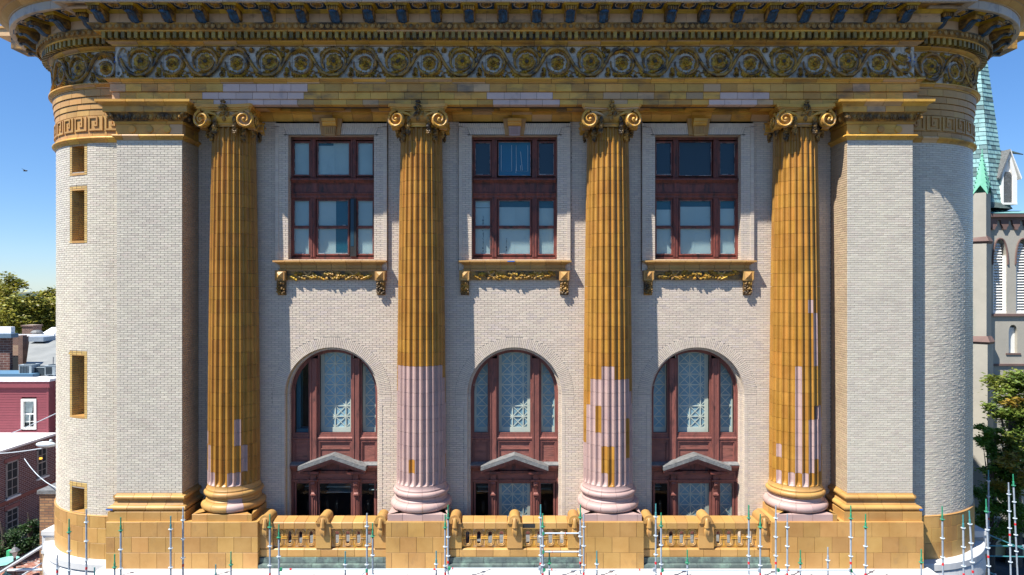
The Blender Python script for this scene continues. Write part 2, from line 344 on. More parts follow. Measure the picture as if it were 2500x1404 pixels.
for c in WC:
    p=Path([(c-1.75,YS,0,-1),(c+1.75,YS,0,-1)])
    def hs(z,c=c):
        if UZ0<z<UZ1: return [(1.75-UH,1.75+UH)]
        if UZ1<=z<5.07:
            q=1.40+.10*(z-UZ1)/.30
            if z<UZ1+.30: return [(1.75-q,1.75+q)]
            return []
        return []
    field(p,UZ0-.35,5.0,holes=hs,mb=wall_b,back=wall_m)
    for s in (-1,1):   # edges of the surround
        e=Path([(c+s*1.75,YS+.004,s,0),(c+s*1.75,YW,s,0)])
        field(e,UZ0-.35,5.19,mb=wall_b,back=wall_m)
        # inner raised roll of narrow bricks
        q=Path([(c+s*1.44,YS-.03,0,-1),(c+s*1.68,YS-.03,0,-1)]) 
        e=Path([(c+s*1.62,YS-.02,0,-1),(c+s*1.745,YS-.02,0,-1)])
        z=UZ0-.2
        while z<4.98:
            wall_b.box(c+s*1.685-.055,c+s*1.685+.055,YS-.022,YS,z+.004,z+CH-.004); z+=CH
        # window reveals
        e=Path([(c+s*UH,YS+.004,-s,0),(c+s*UH,YS+.30,-s,0)])
        field(e,UZ0,UZ1,mb=wall_b,back=wall_m)
    # soldier course on top
    x=c-1.75
    while x<c+1.73:
        wall_b.box(x+.004,x+CH-.004,YS-.022,YS+.02,5.0,5.115); x+=CH
    # splayed flat arch
    n=40
    for i in range(n):
        for r0,r1 in ((0,.5),(.5,1.0)):
            if (i%2): r0,r1=(0,.68) if r0==0 else (.68,1)
            u0=-1.38+2.76*i/n; u1=-1.38+2.76*(i+1)/n
            g=.0045
            def X(u,t): return c+u*(1+.085*t)
            za,zb=UZ1+.30*r0,UZ1+.30*r1
            wall_b.prismy([(X(u0,r0)+g,za+.003),(X(u1,r0)-g,za+.003),(X(u1,r1)-g,zb-.004),(X(u0,r1)+g,zb-.004)],YS-.004,YS+.03)
    wall_m.box(c-1.5,c+1.5,YS+.009,YS+.03,UZ1,UZ1+.31)
    wall_b.box(c-1.36,c+1.36,YS+.005,YS+.3,UZ1-.015,UZ1)   # soffit
    # arch ring of radial bricks
    n=92
    for i in range(n):
        t0=PI*i/n-.0; t1=PI*(i+1)/n; tm=(t0+t1)/2
        # outer distance measured from the inner centre
        dz=AOz-AZ; bq=-dz*math.sin(tm); ro=-bq+math.sqrt(max(AOR**2-dz*dz*math.cos(tm)**2,.1))
        ro=dz*math.sin(tm)+math.sqrt(AOR**2-dz*dz*math.cos(tm)**2)
        cuts=[ARad,ARad+.215,ro] if i%2 else [ARad,ARad+.11,ARad+.325,ro]
        if cuts[-1]-cuts[-2]<.03: cuts.pop(-2)
        for r0,r1 in zip(cuts,cuts[1:]):
            g=.0062
            def Q(r,t,gg): return (c-r*math.cos(t)+gg*math.sin(t)*(1 if gg else 0),AZ+r*math.sin(t)+gg*math.cos(t))
            a=[(c-(r0+.003)*math.cos(t0+g/r0),AZ+(r0+.003)*math.sin(t0+g/r0)),(c-(r1-.004)*math.cos(t0+g/r1),AZ+(r1-.004)*math.sin(t0+g/r1)),
               (c-(r1-.004)*math.cos(t1-g/r1),AZ+(r1-.004)*math.sin(t1-g/r1)),(c-(r0+.003)*math.cos(t1-g/r0),AZ+(r0+.003)*math.sin(t1-g/r0))]
            wall_b.prismy(a,YW-.004,YW+.02)
        # second order, set back
        a=[(c-(AR2)*math.cos(t0+.0035),AZ+(AR2)*math.sin(t0+.0035)),(c-(AR2)*math.cos(t1-.0035),AZ+(AR2)*math.sin(t1-.0035)),
           (c-(ARad+.02)*math.cos(t1-.0035),AZ+(ARad+.02)*math.sin(t1-.0035)),(c-(ARad+.02)*math.cos(t0+.0035),AZ+(ARad+.02)*math.sin(t0+.0035))]
        wall_b.prismy(a[::-1],YW+.18,YW+.42)
        # intrados
        for y0,y1 in ((YW+.0,YW+.09),(YW+.09,YW+.18)):
            a=[(c-ARad*math.cos(t0+.0035),AZ+ARad*math.sin(t0+.0035)),(c-ARad*math.cos(t1-.0035),AZ+ARad*math.sin(t1-.0035)),
               (c-(ARad+.02)*math.cos(t1-.0035),AZ+(ARad+.02)*math.sin(t1-.0035)),(c-(ARad+.02)*math.cos(t0+.0035),AZ+(ARad+.02)*math.sin(t0+.0035))]
            wall_b.prismy(a[::-1],y0+.003,y1-.003)
        a=[(c-(ARad+.008)*math.cos(t0),AZ+(ARad+.008)*math.sin(t0)),(c-(ARad+.008)*math.cos(t1),AZ+(ARad+.008)*math.sin(t1)),
           (c-(ro+.06)*math.cos(t1),AZ+(ro+.06)*math.sin(t1)),(c-(ro+.06)*math.cos(t0),AZ+(ro+.06)*math.sin(t0))]
        wall_m.prismy(a,YW+.008,YW+.30)
    # quoins and jambs below the spring line
    for s in (-1,1):
        z=-8.0;i=0
        while z<AZ-.005:
            z1=min(z+CH,AZ); 
            if z>AZ-.35: xo=math.sqrt(max(AOR**2-(z+.03-AOz)**2,.1)); cuts=[ARad,ARad+.2 if i%2 else ARad+.1,xo]
            else: cuts=[ARad,ARad+.108]
            for r0,r1 in zip(cuts,cuts[1:]):
                a,b=sorted((c+s*(r0+.003),c+s*(r1-.003)))
                wall_b.box(a,b,YW-.003,YW+.02,z+.004,z1-.004)
            z=z1;i+=1
        e=Path([(c+s*ARad,YW-.002,-s,0),(c+s*ARad,YW+.18,-s,0)])
        field(e,-8.0,AZ,mb=wall_b,back=wall_m)
        e=Path([(c+s*AR2,YW+.18,-s,0),(c+s*AR2,YW+.42,-s,0)])
        field(e,-8.0,AZ,mb=wall_b,back=wall_m)
        z=-8.0
        while z<AZ-.005:
            z1=min(z+CH,AZ); a,b=sorted((c+s*(AR2+.002),c+s*(ARad+.02))); wall_b.box(a,b,YW+.181,YW+.22,z+.004,z1-.004); z=z1
        a,b=sorted((c+s*(ARad+.004),c+s*(ARad+.115))); wall_m.box(a,b+.0,YW+.007,YW+.25,-8,AZ-.3)
        a,b=sorted((c+s*(ARad+.004),c+s*(AOR+.06))); wall_m.box(a,b,YW+.0095,YW+.25,AZ-.36,AZ)
# ---------------------------------------------------------------- rounded corners
slots=[(zz(423,.75),4.36),(zz(588,.75),zz(465,.75)),(zz(1015,.75),zz(868,.75)),(zz(1250,.75),zz(1188,.75))]
S0,S1=TC+TR*R(16.7),TC+TR*R(26.4)
BW=.115
def hole_L(z):
    for a,b in slots:
        if a-.07<z<b+.14: 
            if a<z<b: return [(S0,S1)]
            return []
    return []
def matL(p,q,z):
    for a,b in slots:
        if a-.08<z<b+.15 and (p+q)/2>S0-BW and (p+q)/2<S1+BW: return 1
    return 0
tow_b=MB(); tow_m=MB(); towR_b=MB()
def hole_L2(z):
    h=hole_L(z)
    return [(S0-BW,S1+BW)] if matL(S0,S1,z) else h
field(AL,-7.06,4.50,holes=hole_L2,jit=.002,mb=tow_b,back=None)
field(AL,-7.06,4.50,holes=hole_L,mb=MB(),back=tow_m,T0=0)
# slot surrounds in yellow brick
slot_o=[]
for a,b in slots:
    y=MB(); z=a-.07
    k=0
    while z<b+.14:
        z1=min(z+CH,b+.14)
        if z1<=a or z>=b: 
            t=S0-BW
            while t<S1+BW-.01:
                x_,y_,nx,ny=AL.at(t+.11); brickpt(y,x_,y_,nx,ny,.2,z+.004,z1-.004,.012); t+=.213
        else:
            for c0,c1 in ((S0-BW,S0),(S1,S1+BW)):
                x_,y_,nx,ny=AL.at((c0+c1)/2); brickpt(y,x_,y_,nx,ny,c1-c0-.006,z+.004,z1-.004,.012)
            # reveals, radial depth .42
            for t in (S0,S1):
                x_,y_,nx,ny=AL.at(t); tx,ty=-ny,nx; sg=(1 if t==S0 else -1)*(1 if True else 1)
                # direction along path is outward (leftwards)
                px,py=(AL.at(t+.05)[0]-x_,AL.at(t+.05)[1]-y_); L=math.hypot(px,py); px/=L;py/=L
                px*=sg;py*=sg
                for d0,d1 in ((0,.21),(.21,.42)):
                    m=(d0+d1)/2; brickpt(y,x_-nx*m,y_-ny*m,px,py,.2,z+.004,z1-.004,.012)
        z=z1;k+=1
    for t in (S0,S1):
        x_,y_,nx,ny=AL.at(t); px,py=(AL.at(t+.05)[0]-x_,AL.at(t+.05)[1]-y_); L=math.hypot(px,py); sg=(-1 if t==S0 else 1); px*=sg/L*.012;py*=sg/L*.012
        y.mi=1; y.add([(x_+px,y_+py,a-.05),(x_+px-nx*.45,y_+py-ny*.45,a-.05),(x_+px-nx*.45,y_+py-ny*.45,b+.05),(x_+px,y_+py,b+.05)],[(0,1,2,3)]); y.mi=0
    # sill, head and dark sash at the back
    y.mi=2; sweep(y,AL.sub(S0,S1),[(-.45,a-.07),(.004,a-.07),(.004,a-.0),(-.45,a+.01)])
    sweep(y,AL.sub(S0,S1),[(-.45,b),(-.005,b),(-.005,b+.05),(-.45,b+.05)])
    y.mi=3; sweep(y,AL.sub(S0,S1),[(-.50,a),(-.45,a),(-.45,b),(-.50,b)])
    y.mi=4
    x_,y_,nx,ny=AL.at(S0+.03); 
    sweep(y,AL.sub(S0,S0+.07),[(-.45,a),(-.30,a),(-.30,b),(-.45,b)])
    slot_o.append(y)
field(AR,-7.06,4.50,jit=.003,mb=towR_b,back=tow_m)
for s,p in ((-1,AL),(1,AR)): pass
# objects
wallE=empty('facade_wall',(0,YW,-8),BL)
ob('brick_field',wall_b,brick_wall,wallE,stuff=True); ob('mortar_bed',wall_m,mortar,wallE,stuff=True)
for i,s in enumerate((-1,1)): pass
pilE=empty('pilaster_shafts',(0,0,-6.3),BL)
spare.sort(key=lambda q:abs(q[4])); ind=spare[:300]; rest=spare[300:]
for x,y,nx,ny,z in rest: brickpt(pil_b,x,y,nx,ny,BLN-J,z-CH/2+J/2,z+CH/2-J/2,.012,0,.0015)
one=MB(); brickpt(one,0,0,0,-1,BLN-J,-CH/2+J/2,CH/2-J/2,.012); onem=one.mesh('brick',brickm)
for x,y,nx,ny,z in ind:
    ob('brick',onem,None,pilE,loc=(x,y+rnd.uniform(-.0012,.0012),z))
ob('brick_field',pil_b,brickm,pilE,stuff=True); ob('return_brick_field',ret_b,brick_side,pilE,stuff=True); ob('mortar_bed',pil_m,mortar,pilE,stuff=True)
towE=empty('rounded_corner_walls',(0,TY,-7),BL)
ob('brick_field',tow_b,brickm,towE,stuff=True); ob('uneven_brick_field',towR_b,brickm,towE,stuff=True); ob('mortar_bed',tow_m,mortar,towE,stuff=True)
for y in slot_o: ob('slit_window',y,[brick_y,mortar,ochre,darkroom,wood_up],BL)
# solid core so that no daylight leaks through
core=MB()
core.box(-XI-.05,XI+.05,3.2,15,-8.05,9.5)                                # rear of the front rooms
core.box(-XI-.02,XI+.02,YW+.32,15,5.25,9.5)
core.box(-XI-.02,XI+.02,YW+.32,15,-15,-8.05)
for a,b in ((-9.95,WC[0]-1.9),(WC[0]+1.9,WC[1]-1.9),(WC[1]+1.9,WC[2]-1.9),(WC[2]+1.9,9.95)): core.box(a,b,YW+.02,3.2,-8.05,5.25)
for c in WC: core.box(c-1.9,c+1.9,YW+.44,3.2,-1.8,.7)
for s in (-1,1):
    pts=[]
    for x,y,ox,oy in (AL if s<0 else AR).p[1:]: pts.append((x-ox*.5,y-oy*.5))
    pts=[(s*9.95,TY-TR+.5)]+pts+[(s*9.95,16)]
    if s<0: pts=pts[::-1]
    core.prismz(pts,-15,9.2)
    core.box(min(s*9.93,s*11.82),max(s*9.93,s*11.82),.06,1.3,-8,5.5)
ob('inner_core',core,darkroom,BL)
# ================================================================ blocks laid along a path
def blocks(name,path,prof,L,mat,par,s0=0,s1=None,off=0,gap=.008,matf=None,smooth=0,jl=0,back=None):
    s1=path.L if s1 is None else s1; t=s0-off
    while t<s1-.01:
        l=L+(rnd.uniform(-jl,jl) if jl else 0)
        a,b=max(t,s0),min(t+l,s1); t+=l
        if b-a<.03: continue
        mb=MB(); o=rnd.uniform(-.002,.002)
        sweep(mb,path.sub(a+gap/2,b-gap/2),[(p+o if i else p,z) for i,(p,z) in enumerate(prof)])
        m=mat
        if matf: m=matf((a+b)/2) or mat
        ob(name,mb,m,par,smooth=smooth)
def rect(d,z0,z1,g=.004,b=-.08): return [(b,z0+g),(d-.004,z0+g),(d,z0+g+.004),(d,z1-g-.004),(d-.004,z1-g),(b,z1-g)]
def arcp(side,x0,back=12,n=26,r=TR):
    pts=[(side*x0,TY-r,0,-1)]
    for i in range(n+1):
        t=R(90*i/n); pts.append((side*(TX+r*math.sin(t)),TY-r*math.cos(t),side*math.sin(t),-math.cos(t)))
    pts.append((side*(TX+r),back,side,0))
    return Path(pts)
# ---------------------------------------------------------------- plinth
pl=empty('plinth',(0,0,-8.3),BL)
PZ=[-8.30,-7.80,-7.34,-6.90]; PY=-.25
PX0,PX1=12.02,7.56
EC=.92
jm=MB()
for s in (-1,1):
    # long pedestal below pilaster and outer column
    pts=[(s*PX0,.5,s,0),(s*PX0,PY,s,-1),(s*PX1,PY,-s,-1),(s*PX1,.95,-s,0)]
    p=Path(pts)
    for i in range(3):
        blocks('plinth_block',p,rect(0,PZ[i],PZ[i+1]),.50,ochre,pl,off=(.25 if i%2 else 0)+.25,jl=.015)
    jm.box(min(s*(PX0-.02),s*(PX1+.02)),max(s*(PX0-.02),s*(PX1+.02)),PY+.015,1,PZ[0],PZ[3]-.01)
    tm=MB(); a,b=sorted((s*PX0,s*PX1)); tm.box(a+.003,b-.003,PY+.002,1.0,PZ[3]-.006,PZ[3]+.002); ob('plinth_cap',tm,ochre,pl)
    # inner pedestals
    c=s*2.87; p=Path([(c-EC,.95,-1,0),(c-EC,PY,-1,-1),(c+EC,PY,1,-1),(c+EC,.95,1,0)])
    for i in range(3):
        blocks('plinth_block',p,rect(0,PZ[i],PZ[i+1]),.49,ochre,pl,off=(.25 if i%2 else 0)+.10,jl=.008)
    jm.box(c-EC+.02,c+EC-.02,PY+.015,1,PZ[0],PZ[3]-.01)
    tm=MB(); tm.box(c-EC+.003,c+EC-.003,PY+.002,1.0,PZ[3]-.006,PZ[3]+.002); ob('plinth_cap',tm,ochre,pl)
    # round corner plinth
    p=arcp(s,11.95)
    for i in range(3):
        blocks('plinth_block',p,rect(.045,PZ[i]-.05 if i==0 else PZ[i],PZ[i+1] if i<2 else -6.98,b=-.2),.50,ochre,pl,off=(.25 if i%2 else 0),jl=.03,s1=8.5)
    q=MB(); sweep(q,p.sub(0,12),[(-.3,-8.3),(.03,-8.3),(.03,-7.03),(-.3,-7.03)]); ob('plinth_backing',q,jointd,pl)
    q=MB(); sweep(q,p.sub(0,12),[(-.1,-7.0),(.046,-6.99),(.05,-6.975),(.0,-6.955),(-.1,-6.955)]); ob('plinth_cap',q,ochre,pl)
ob('plinth_backing',jm,jointd,pl)
# ---------------------------------------------------------------- pilaster bases
def pilpath(s,y1=YW,y0=.5):
    return Path([(s*XO,y0,s,0),(s*XO,0,s,-1),(s*XI,0,-s,-1),(s*XI,y1,-s,0)])
def torus(o,zc,rx,rz,n=7): return [(o+rx*math.cos(PI*(i/n-.5)),zc+rz*math.sin(PI*(i/n-.5))) for i in range(n+1)]
for s in (-1,1):
    e=empty('pilaster_base',(s*10.87,0,-6.9),BL); p=pilpath(s)
    ch=ochre
    blocks('base_block',p,rect(.17,-6.90,-6.62),.5,ochre,e,off=.1)
    blocks('lower_torus',p,[(-.1,-6.61)]+torus(.08,-6.53,.10,.08)+[(.07,-6.44),(-.1,-6.44)],.55,ochre,e,off=.2,smooth=40)
    blocks('scotia',p,[(-.1,-6.44),(.075,-6.435),(.04,-6.38),(.035,-6.34),(.055,-6.30),(-.1,-6.30)],.55,ochre,e,off=.2,smooth=40,matf=lambda t:pink if rnd.random()<.04 else None)
    blocks('upper_torus',p,[(-.1,-6.30)]+torus(.055,-6.235,.055,.06)+[(.03,-6.165),(.006,-6.12),(-.1,-6.12)],.55,ochre,e,off=.05,smooth=40)
# ---------------------------------------------------------------- pilaster capitals
eggm=MB(); eggm.ball((0,0,0),.068,1,.75,1.45,8,6); eggmesh=eggm.mesh('egg',ochre_dark,50)
rim=MB(); rim.tube([(.088*math.cos(t),0,.105*math.sin(t)+.02) for t in [R(a) for a in (165,185,210,240,270,300,330,355,375)]],.0125,5); rimmesh=rim.mesh('egg_rim',ochre_dark,50)
for s in (-1,1):
    e=empty('pilaster_capital',(s*10.87,0,4.4),BL); p=pilpath(s)
    blocks('astragal',p,[(-.1,4.39),(.02,4.39),(.035,4.44),(.05,4.455)]+torus(.05,4.505,.055,.04)[1:]+[(.02,4.555),(-.1,4.555)],.5,ochre_ent,e,off=.3,smooth=40)
    blocks('necking_block',p,rect(.012,4.555,4.86),.55,ochre_ent,e,off=.12)
    for i in range(3):
        d=MB(); cx=s*10.87-.52+.52*i+.02
        d.add([(cx+r*math.cos(2*PI*k/20),y,4.705+r*math.sin(2*PI*k/20)) for r,y in ((.11,.01),(.11,-.035),(.095,-.05)) for k in range(20)],
              [(k,(k+1)%20,20+(k+1)%20,20+k) for k in range(20)]+[(20+k,20+(k+1)%20,40+(k+1)%20,40+k) for k in range(20)]+[tuple(range(40,60))])
        ob('round_boss',d,ochre_ent,e)
    blocks('fillet',p,[(-.1,4.86),(.03,4.86),(.045,4.90),(.045,4.935),(-.1,4.935)],2,ochre_ent,e)
    q=MB(); sweep(q,p.sub(0,p.L),[(-.1,4.935),(.06,4.935),(.10,4.98),(.16,5.06),(.20,5.14),(.22,5.165),(-.1,5.165)]); ob('ovolo',q,ochre_dark,e,smooth=40)
    n=9
    for i in range(n+1):
        x=s*10.87-1.08+2.16*i/n
        if i in (0,n):
            g=MB(); 
            for k in range(9): g.ball((x+rnd.uniform(-.08,.08),-.19+rnd.uniform(-.06,.04),5.06+rnd.uniform(-.07,.07)),.045,1,1,1,5,3)
            ob('corner_leaf',g,ochre_dark,e); continue
        if i<n:
            ob('egg',eggmesh,None,e,loc=(x,-.145,5.055)); ob('egg_rim',rimmesh,None,e,loc=(x,-.185,5.055))
            d=MB(); d.box(x+.11,x+.13,-.19,-.10,4.97,5.14); ob('dart',d,ochre_dark,e)
    for k in range(3): ob('egg',eggmesh,None,e,loc=(s*(XI-.145),.12+.27*k,5.055))
    blocks('capital_corona',p,[(-.1,5.165),(.255,5.165),(.262,5.18),(.262,5.33),(-.1,5.33)],.55,ochre_ent,e,off=.2)
    blocks('capital_cyma',p,[(-.1,5.33),(.27,5.33),(.30,5.37),(.37,5.415),(.41,5.43),(.415,5.50),(-.1,5.50)],.55,ochre_ent,e,off=.1,smooth=30)
# ---------------------------------------------------------------- entablature
EN=empty('architrave',(0,0,5.4),BL)
XE=11.93
flat=Path([(-XE,.4,-1,0),(-XE,0,-1,-1),(XE,0,1,-1),(XE,.4,1,0)])
PK=[(500,745),(1180,1380),(1730,1878)]     # where mauve replacement blocks sit
def pkf(row):
    def f(t):
        px=1250+(t-.4-XE+.08)*82
        for a,b in PK:
            if row<2 and a+rnd.uniform(-10,25)<px<b-rnd.uniform(0,30): return pinkent
        if row==2 and 540<px<740: return pinkent
        return None
    return f
blocks('fascia_block',flat,rect(0.0,5.44,5.60,b=-.25),.49,ochre_ent,EN,off=.1,matf=pkf(0),jl=.03)
blocks('fascia_block',flat,rect(.035,5.60,5.805),.49,ochre_ent,EN,off=.35,matf=pkf(1),jl=.03)
blocks('fascia_block',flat,rect(.075,5.81,6.045),.49,ochre_ent,EN,off=.2,matf=pkf(2),jl=.02)
CR=[(-.1,6.05),(.085,6.05),(.09,6.085),(.12,6.09),(.14,6.12),(.17,6.15),(.19,6.155),(.19,6.19),(-.1,6.195)]
blocks('architrave_crown',flat,CR,.98,ochre_ent,EN,off=.3,smooth=30)
q=MB(); q.box(-XE+.02,XE-.02,.012,.4,5.445,6.2); ob('architrave_backing',q,jointd,EN)
# soffit between the columns, with sunk dark panels
def sof(a,b,y0,y1,z,t,n,mat=ochre_ent):
    w=(b-a)/n
    for i in range(n):
        q=MB(); q.box(a+w*i+.004,a+w*(i+1)-.004,y0,y1,z,z+t); ob('soffit_slab',q,mat,EN)
for a,b in ((-9.9,-9.5),(-7.55,-3.8),(-1.95,1.95),(3.8,7.55),(9.5,9.9)):
    n=max(1,int((b-a)/.6))
    sof(a,b,.255,.42,5.455,.1,n); sof(a,b,.72,1.03,5.44,.1,n); 
    q=MB(); q.box(a,b,.42,.72,5.52,5.6); ob('soffit_panel',q,bluedark,EN)
    if b-a>1:
        for u,v in ((a,a+.35),((a+b)/2-.45,(a+b)/2+.45),(b-.35,b)):
            q=MB(); q.box(u,v,.421,.719,5.452,5.53); ob('soffit_slab',q,ochre_ent,EN)
for cxx in (-8.64,-2.87,2.87,8.64):
    q=MB(); q.box(cxx-1.09,cxx+1.09,.2,1.03,5.45,5.6); ob('soffit_slab',q,ochre_ent,EN)
# cornice return moulding under the soffit along the wall
for a,b in ((-9.9,9.9),):
    p=Path([(a,YW,0,-1),(b,YW,0,-1)])
    blocks('wall_moulding',p,[(-.02,5.19),(.04,5.19),(.08,5.26),(.16,5.33),(.19,5.36),(.19,5.44),(-.02,5.44)],.62,ochre_ent,EN,off=.1,smooth=30)
# rounded part of the architrave : plain courses, meander band
RP={-1:arcp(-1,11.9),1:arcp(1,11.9)}
for s in (-1,1):
    e=empty('corner_architrave',(s*14.5,1.5,4.4),BL); p=RP[s]
    q=MB(); sweep(q,p.sub(0,p.L),[(-.4,4.42),(.0,4.42),(.0,6.2),(-.4,6.2)]); ob('corner_backing',q,jointd,e)
    blocks('corner_astragal',p,[(-.1,4.42),(.02,4.42),(.03,4.47),(.06,4.50)]+torus(.065,4.56,.05,.045)[1:]+[(.03,4.61),(-.1,4.61)],.5,ochre_ent,e,s1=8,smooth=40)
    rows=[(4.61,4.76,.018),(4.76,5.25,.022),(5.255,5.44,.022),(5.445,5.62,.045),(5.625,5.82,.07),(5.825,6.045,.095)]
    for i,(a,b,o) in enumerate(rows):
        blocks('corner_block',p,rect(o,a,b),.52,ochre,e,s1=7.5,off=.2*(i%3),jl=.03)
    blocks('architrave_crown',p,[(o+.02,z) if o>0 else (o,z) for o,z in CR],.8,ochre_ent,e,s1=8,smooth=30)
    # greek key
    st=.545; u=.052; g0=4.79; H=.43
    def bar(mb,t0,t1,z0,z1):
        sweep(mb,p.sub(max(t0,0.003),t1),[(.015,z0),(.058,z0),(.058,z1),(.015,z1)])
    for k in range(12):
        t=.10+k*st
        mb=MB(); h=H
        # bars of one meander unit, measured outward from t
        bar(mb,t,t+u,g0,g0+h)
        bar(mb,t+u,t+st-u*.9,g0+h-u,g0+h) if False else None
        bar(mb,t+u,t+st-.07,g0,g0+u)
        bar(mb,t+st-.07-u,t+st-.07,g0+u,g0+h)
        bar(mb,t+.16,t+st-.07-u,g0+h-u,g0+h)
        bar(mb,t+.16,t+.16+u,g0+.13,g0+h-u)
        bar(mb,t+.16+u,t+.30,g0+.13,g0+.13+u)
        bar(mb,t+.30-u,t+.30,g0+.13+u,g0+.27)
        bar(mb,t+st-.07,t+st,g0+h-u,g0+h) if False else None
        ob('meander',mb,ochre,e)
# ---------------------------------------------------------------- frieze
FR=empty('frieze',(0,0,6.2),BL)
FZ0,FZ1=6.195,7.19
fl=Path([(-XE+.02,.4,-1,0),(-XE+.02,.03,-1,-1),(XE-.02,.03,1,-1),(XE-.02,.4,1,0)])
blocks('frieze_tile',fl,rect(0,FZ0,6.7,b=-.2,g=.003),.48,frz_m,FR,off=.1); blocks('frieze_tile',fl,rect(0,6.7,FZ1,b=-.2,g=.003),.48,frz_m,FR,off=.1)
RQ={}
for s in (-1,1):
    p=arcp(s,11.9); RQ[s]=p
    blocks('frieze_tile',p,rect(.03,FZ0,6.7,b=-.2,g=.003),.48,frz_m,FR,s1=8); blocks('frieze_tile',p,rect(.03,6.7,FZ1,b=-.2,g=.003),.48,frz_m,FR,s1=8)
    q=MB(); sweep(q,p.sub(0,p.L),[(-.4,6.19),(.02,6.19),(.02,8.1),(-.4,8.1)]); ob('frieze_backing',q,jointd,FR)
q=MB(); q.box(-XE+.04,XE-.04,.045,.6,6.19,8.1); ob('frieze_backing',q,jointd,FR)
# relief unit, drawn in (u,v) with v up, depth outward ; u width 1.912
UW=1.912
def arc2(cx,cz,r,a0,a1,n=14,rx=1.0): return [(cx+r*rx*math.cos(R(a0+(a1-a0)*i/n)),cz+r*math.sin(R(a0+(a1-a0)*i/n))) for i in range(n+1)]
def unit_curves():
    C=[]  # (points, radii, leafy)
    A=(.56,.535); B=(1.48,.47)
    # stem: from lower trough under A, rising to crest over B, then falling
    st=[(-.05,.62),(.06,.40),(.22,.20),(.45,.10),(.68,.12),(.86,.26),(.99,.47),(1.10,.68),(1.27,.86),(1.48,.92),(1.70,.84),(1.82,.66),(1.90,.52)]
    C.append((st,[.04,.048,.055,.062,.06,.052,.045,.052,.06,.065,.06,.052,.045]))
    # circle round A opening right
    C.append((arc2(A[0],A[1],.355,215,-40,18),[.03+.022*math.sin(PI*i/18) for i in range(19)]))
    C.append((arc2(A[0],A[1]-.02,.25,-150,10,12),[.02+.02*math.sin(PI*i/12) for i in range(13)]))
    # circle round B opening left-top
    C.append((arc2(B[0],B[1],.33,80,-190,20),[.02+.028*math.sin(PI*i/20) for i in range(21)]))
    C.append((arc2(B[0],B[1],.215,20,150,8),[.02]*9))
    # tendrils
    C.append((arc2(.02,.86,.07,-60,200,8),[.016]*9)); C.append((arc2(.93,.80,.06,-120,140,8),[.018]*9))
    C.append((arc2(1.06,.14,.075,-40,300,10),[.02]*11)); C.append((arc2(1.84,.20,.06,200,-100,9),[.015]*10))
    C.append((arc2(.05,.14,.07,40,260,8),[.018]*9))
    return A,B,C
A_,B_,CV=unit_curves()
def mapper(kind,u0,s=1):
    if kind=='flat':
        def f(u,v,d): return (u0+u,.03-d,FZ0+v)
    else:
        p=RQ[s]
        def f(u,v,d):
            x,y,nx,ny=p.at(max(.004,u0+u*s if s>0 else u0-u)); return (x+nx*(d+.03),y+ny*(d+.03),FZ0+v)
    return f
def vine(f):
    mb=MB()
    for pts,rr in CV:
        # refine
        mb.tube([f(u,v,.028+r*.9) for (u,v),r in zip(pts,rr)],rr,6)
    return mb
def rosette(f,c,r,n,kind):
    mb=MB()
    for ring,(rr,pr,dep) in enumerate(((r*.66,r*.42,.05),(r*.36,r*.30,.085))):
        for k in range(n):
            t=2*PI*(k+.5*ring)/n; cu,cv=c[0]+rr*math.cos(t),c[1]+rr*math.sin(t)
            # petal : pyramid-like domed hexagon
            ri=[]
            for j in range(6):
                q=2*PI*j/6+t; ri.append(f(cu+pr*math.cos(q)*(1.0),cv+pr*math.sin(q)*1.0,.012))
            top=f(cu+pr*.2*math.cos(t),cv+pr*.2*math.sin(t),dep)
            mb.add(ri+[top],[(j,(j+1)%6,6) for j in range(6)])
    c0=[f(c[0]+r*.2*math.cos(2*PI*j/8),c[1]+r*.2*math.sin(2*PI*j/8),.07) for j in range(8)]
    if kind: mb.add(c0+[f(c[0],c[1],.14)],[(j,(j+1)%8,8) for j in range(8)])
    else:
        mb.mi=1; mb.add([f(c[0]+r*.24*math.cos(2*PI*j/8),c[1]+r*.24*math.sin(2*PI*j/8),.088) for j in range(8)]+[f(c[0],c[1],.05)],[(j,(j+1)%8,8) for j in range(8)]); mb.mi=0
    return mb
def leaf(f,c,ang,l,w,nl=4):
    w*=1.25; l*=1.08
    """lobed acanthus leaf"""
    mb=MB(); ca,sa=math.cos(R(ang)),math.sin(R(ang))
    def P(a,b,d): return f(c[0]+a*ca-b*sa,c[1]+a*sa+b*ca,d)
    n=nl*2; pts=[]
    for i in range(n+1):
        t=i/n; ww=w*math.sin(PI*min(1,t*.86+.14))**.6*(1 if i%2 else .62); pts.append((t*l,ww))
    for sg in (1,-1):
        v=[P(a,0,.085+.02*math.sin(PI*a/l)) for a,_ in pts]+[P(a+ (l*.05 if i%2 else 0),sg*b,.035 if i%2 else .018) for i,(a,b) in enumerate(pts)]
        m=len(pts); fs=[(i,i+1,m+i+1,m+i) for i in range(m-1)]
        mb.add(v,fs if sg<0 else [q[::-1] for q in fs])
        # skirt down to the ground
        v=[P(a+(l*.05 if i%2 else 0),sg*b,.035 if i%2 else .018) for i,(a,b) in enumerate(pts)]+[P(a+(l*.05 if i%2 else 0),sg*b,.0) for i,(a,b) in enumerate(pts)]
        mb.add(v,fs if sg>0 else [q[::-1] for q in fs])
    return mb
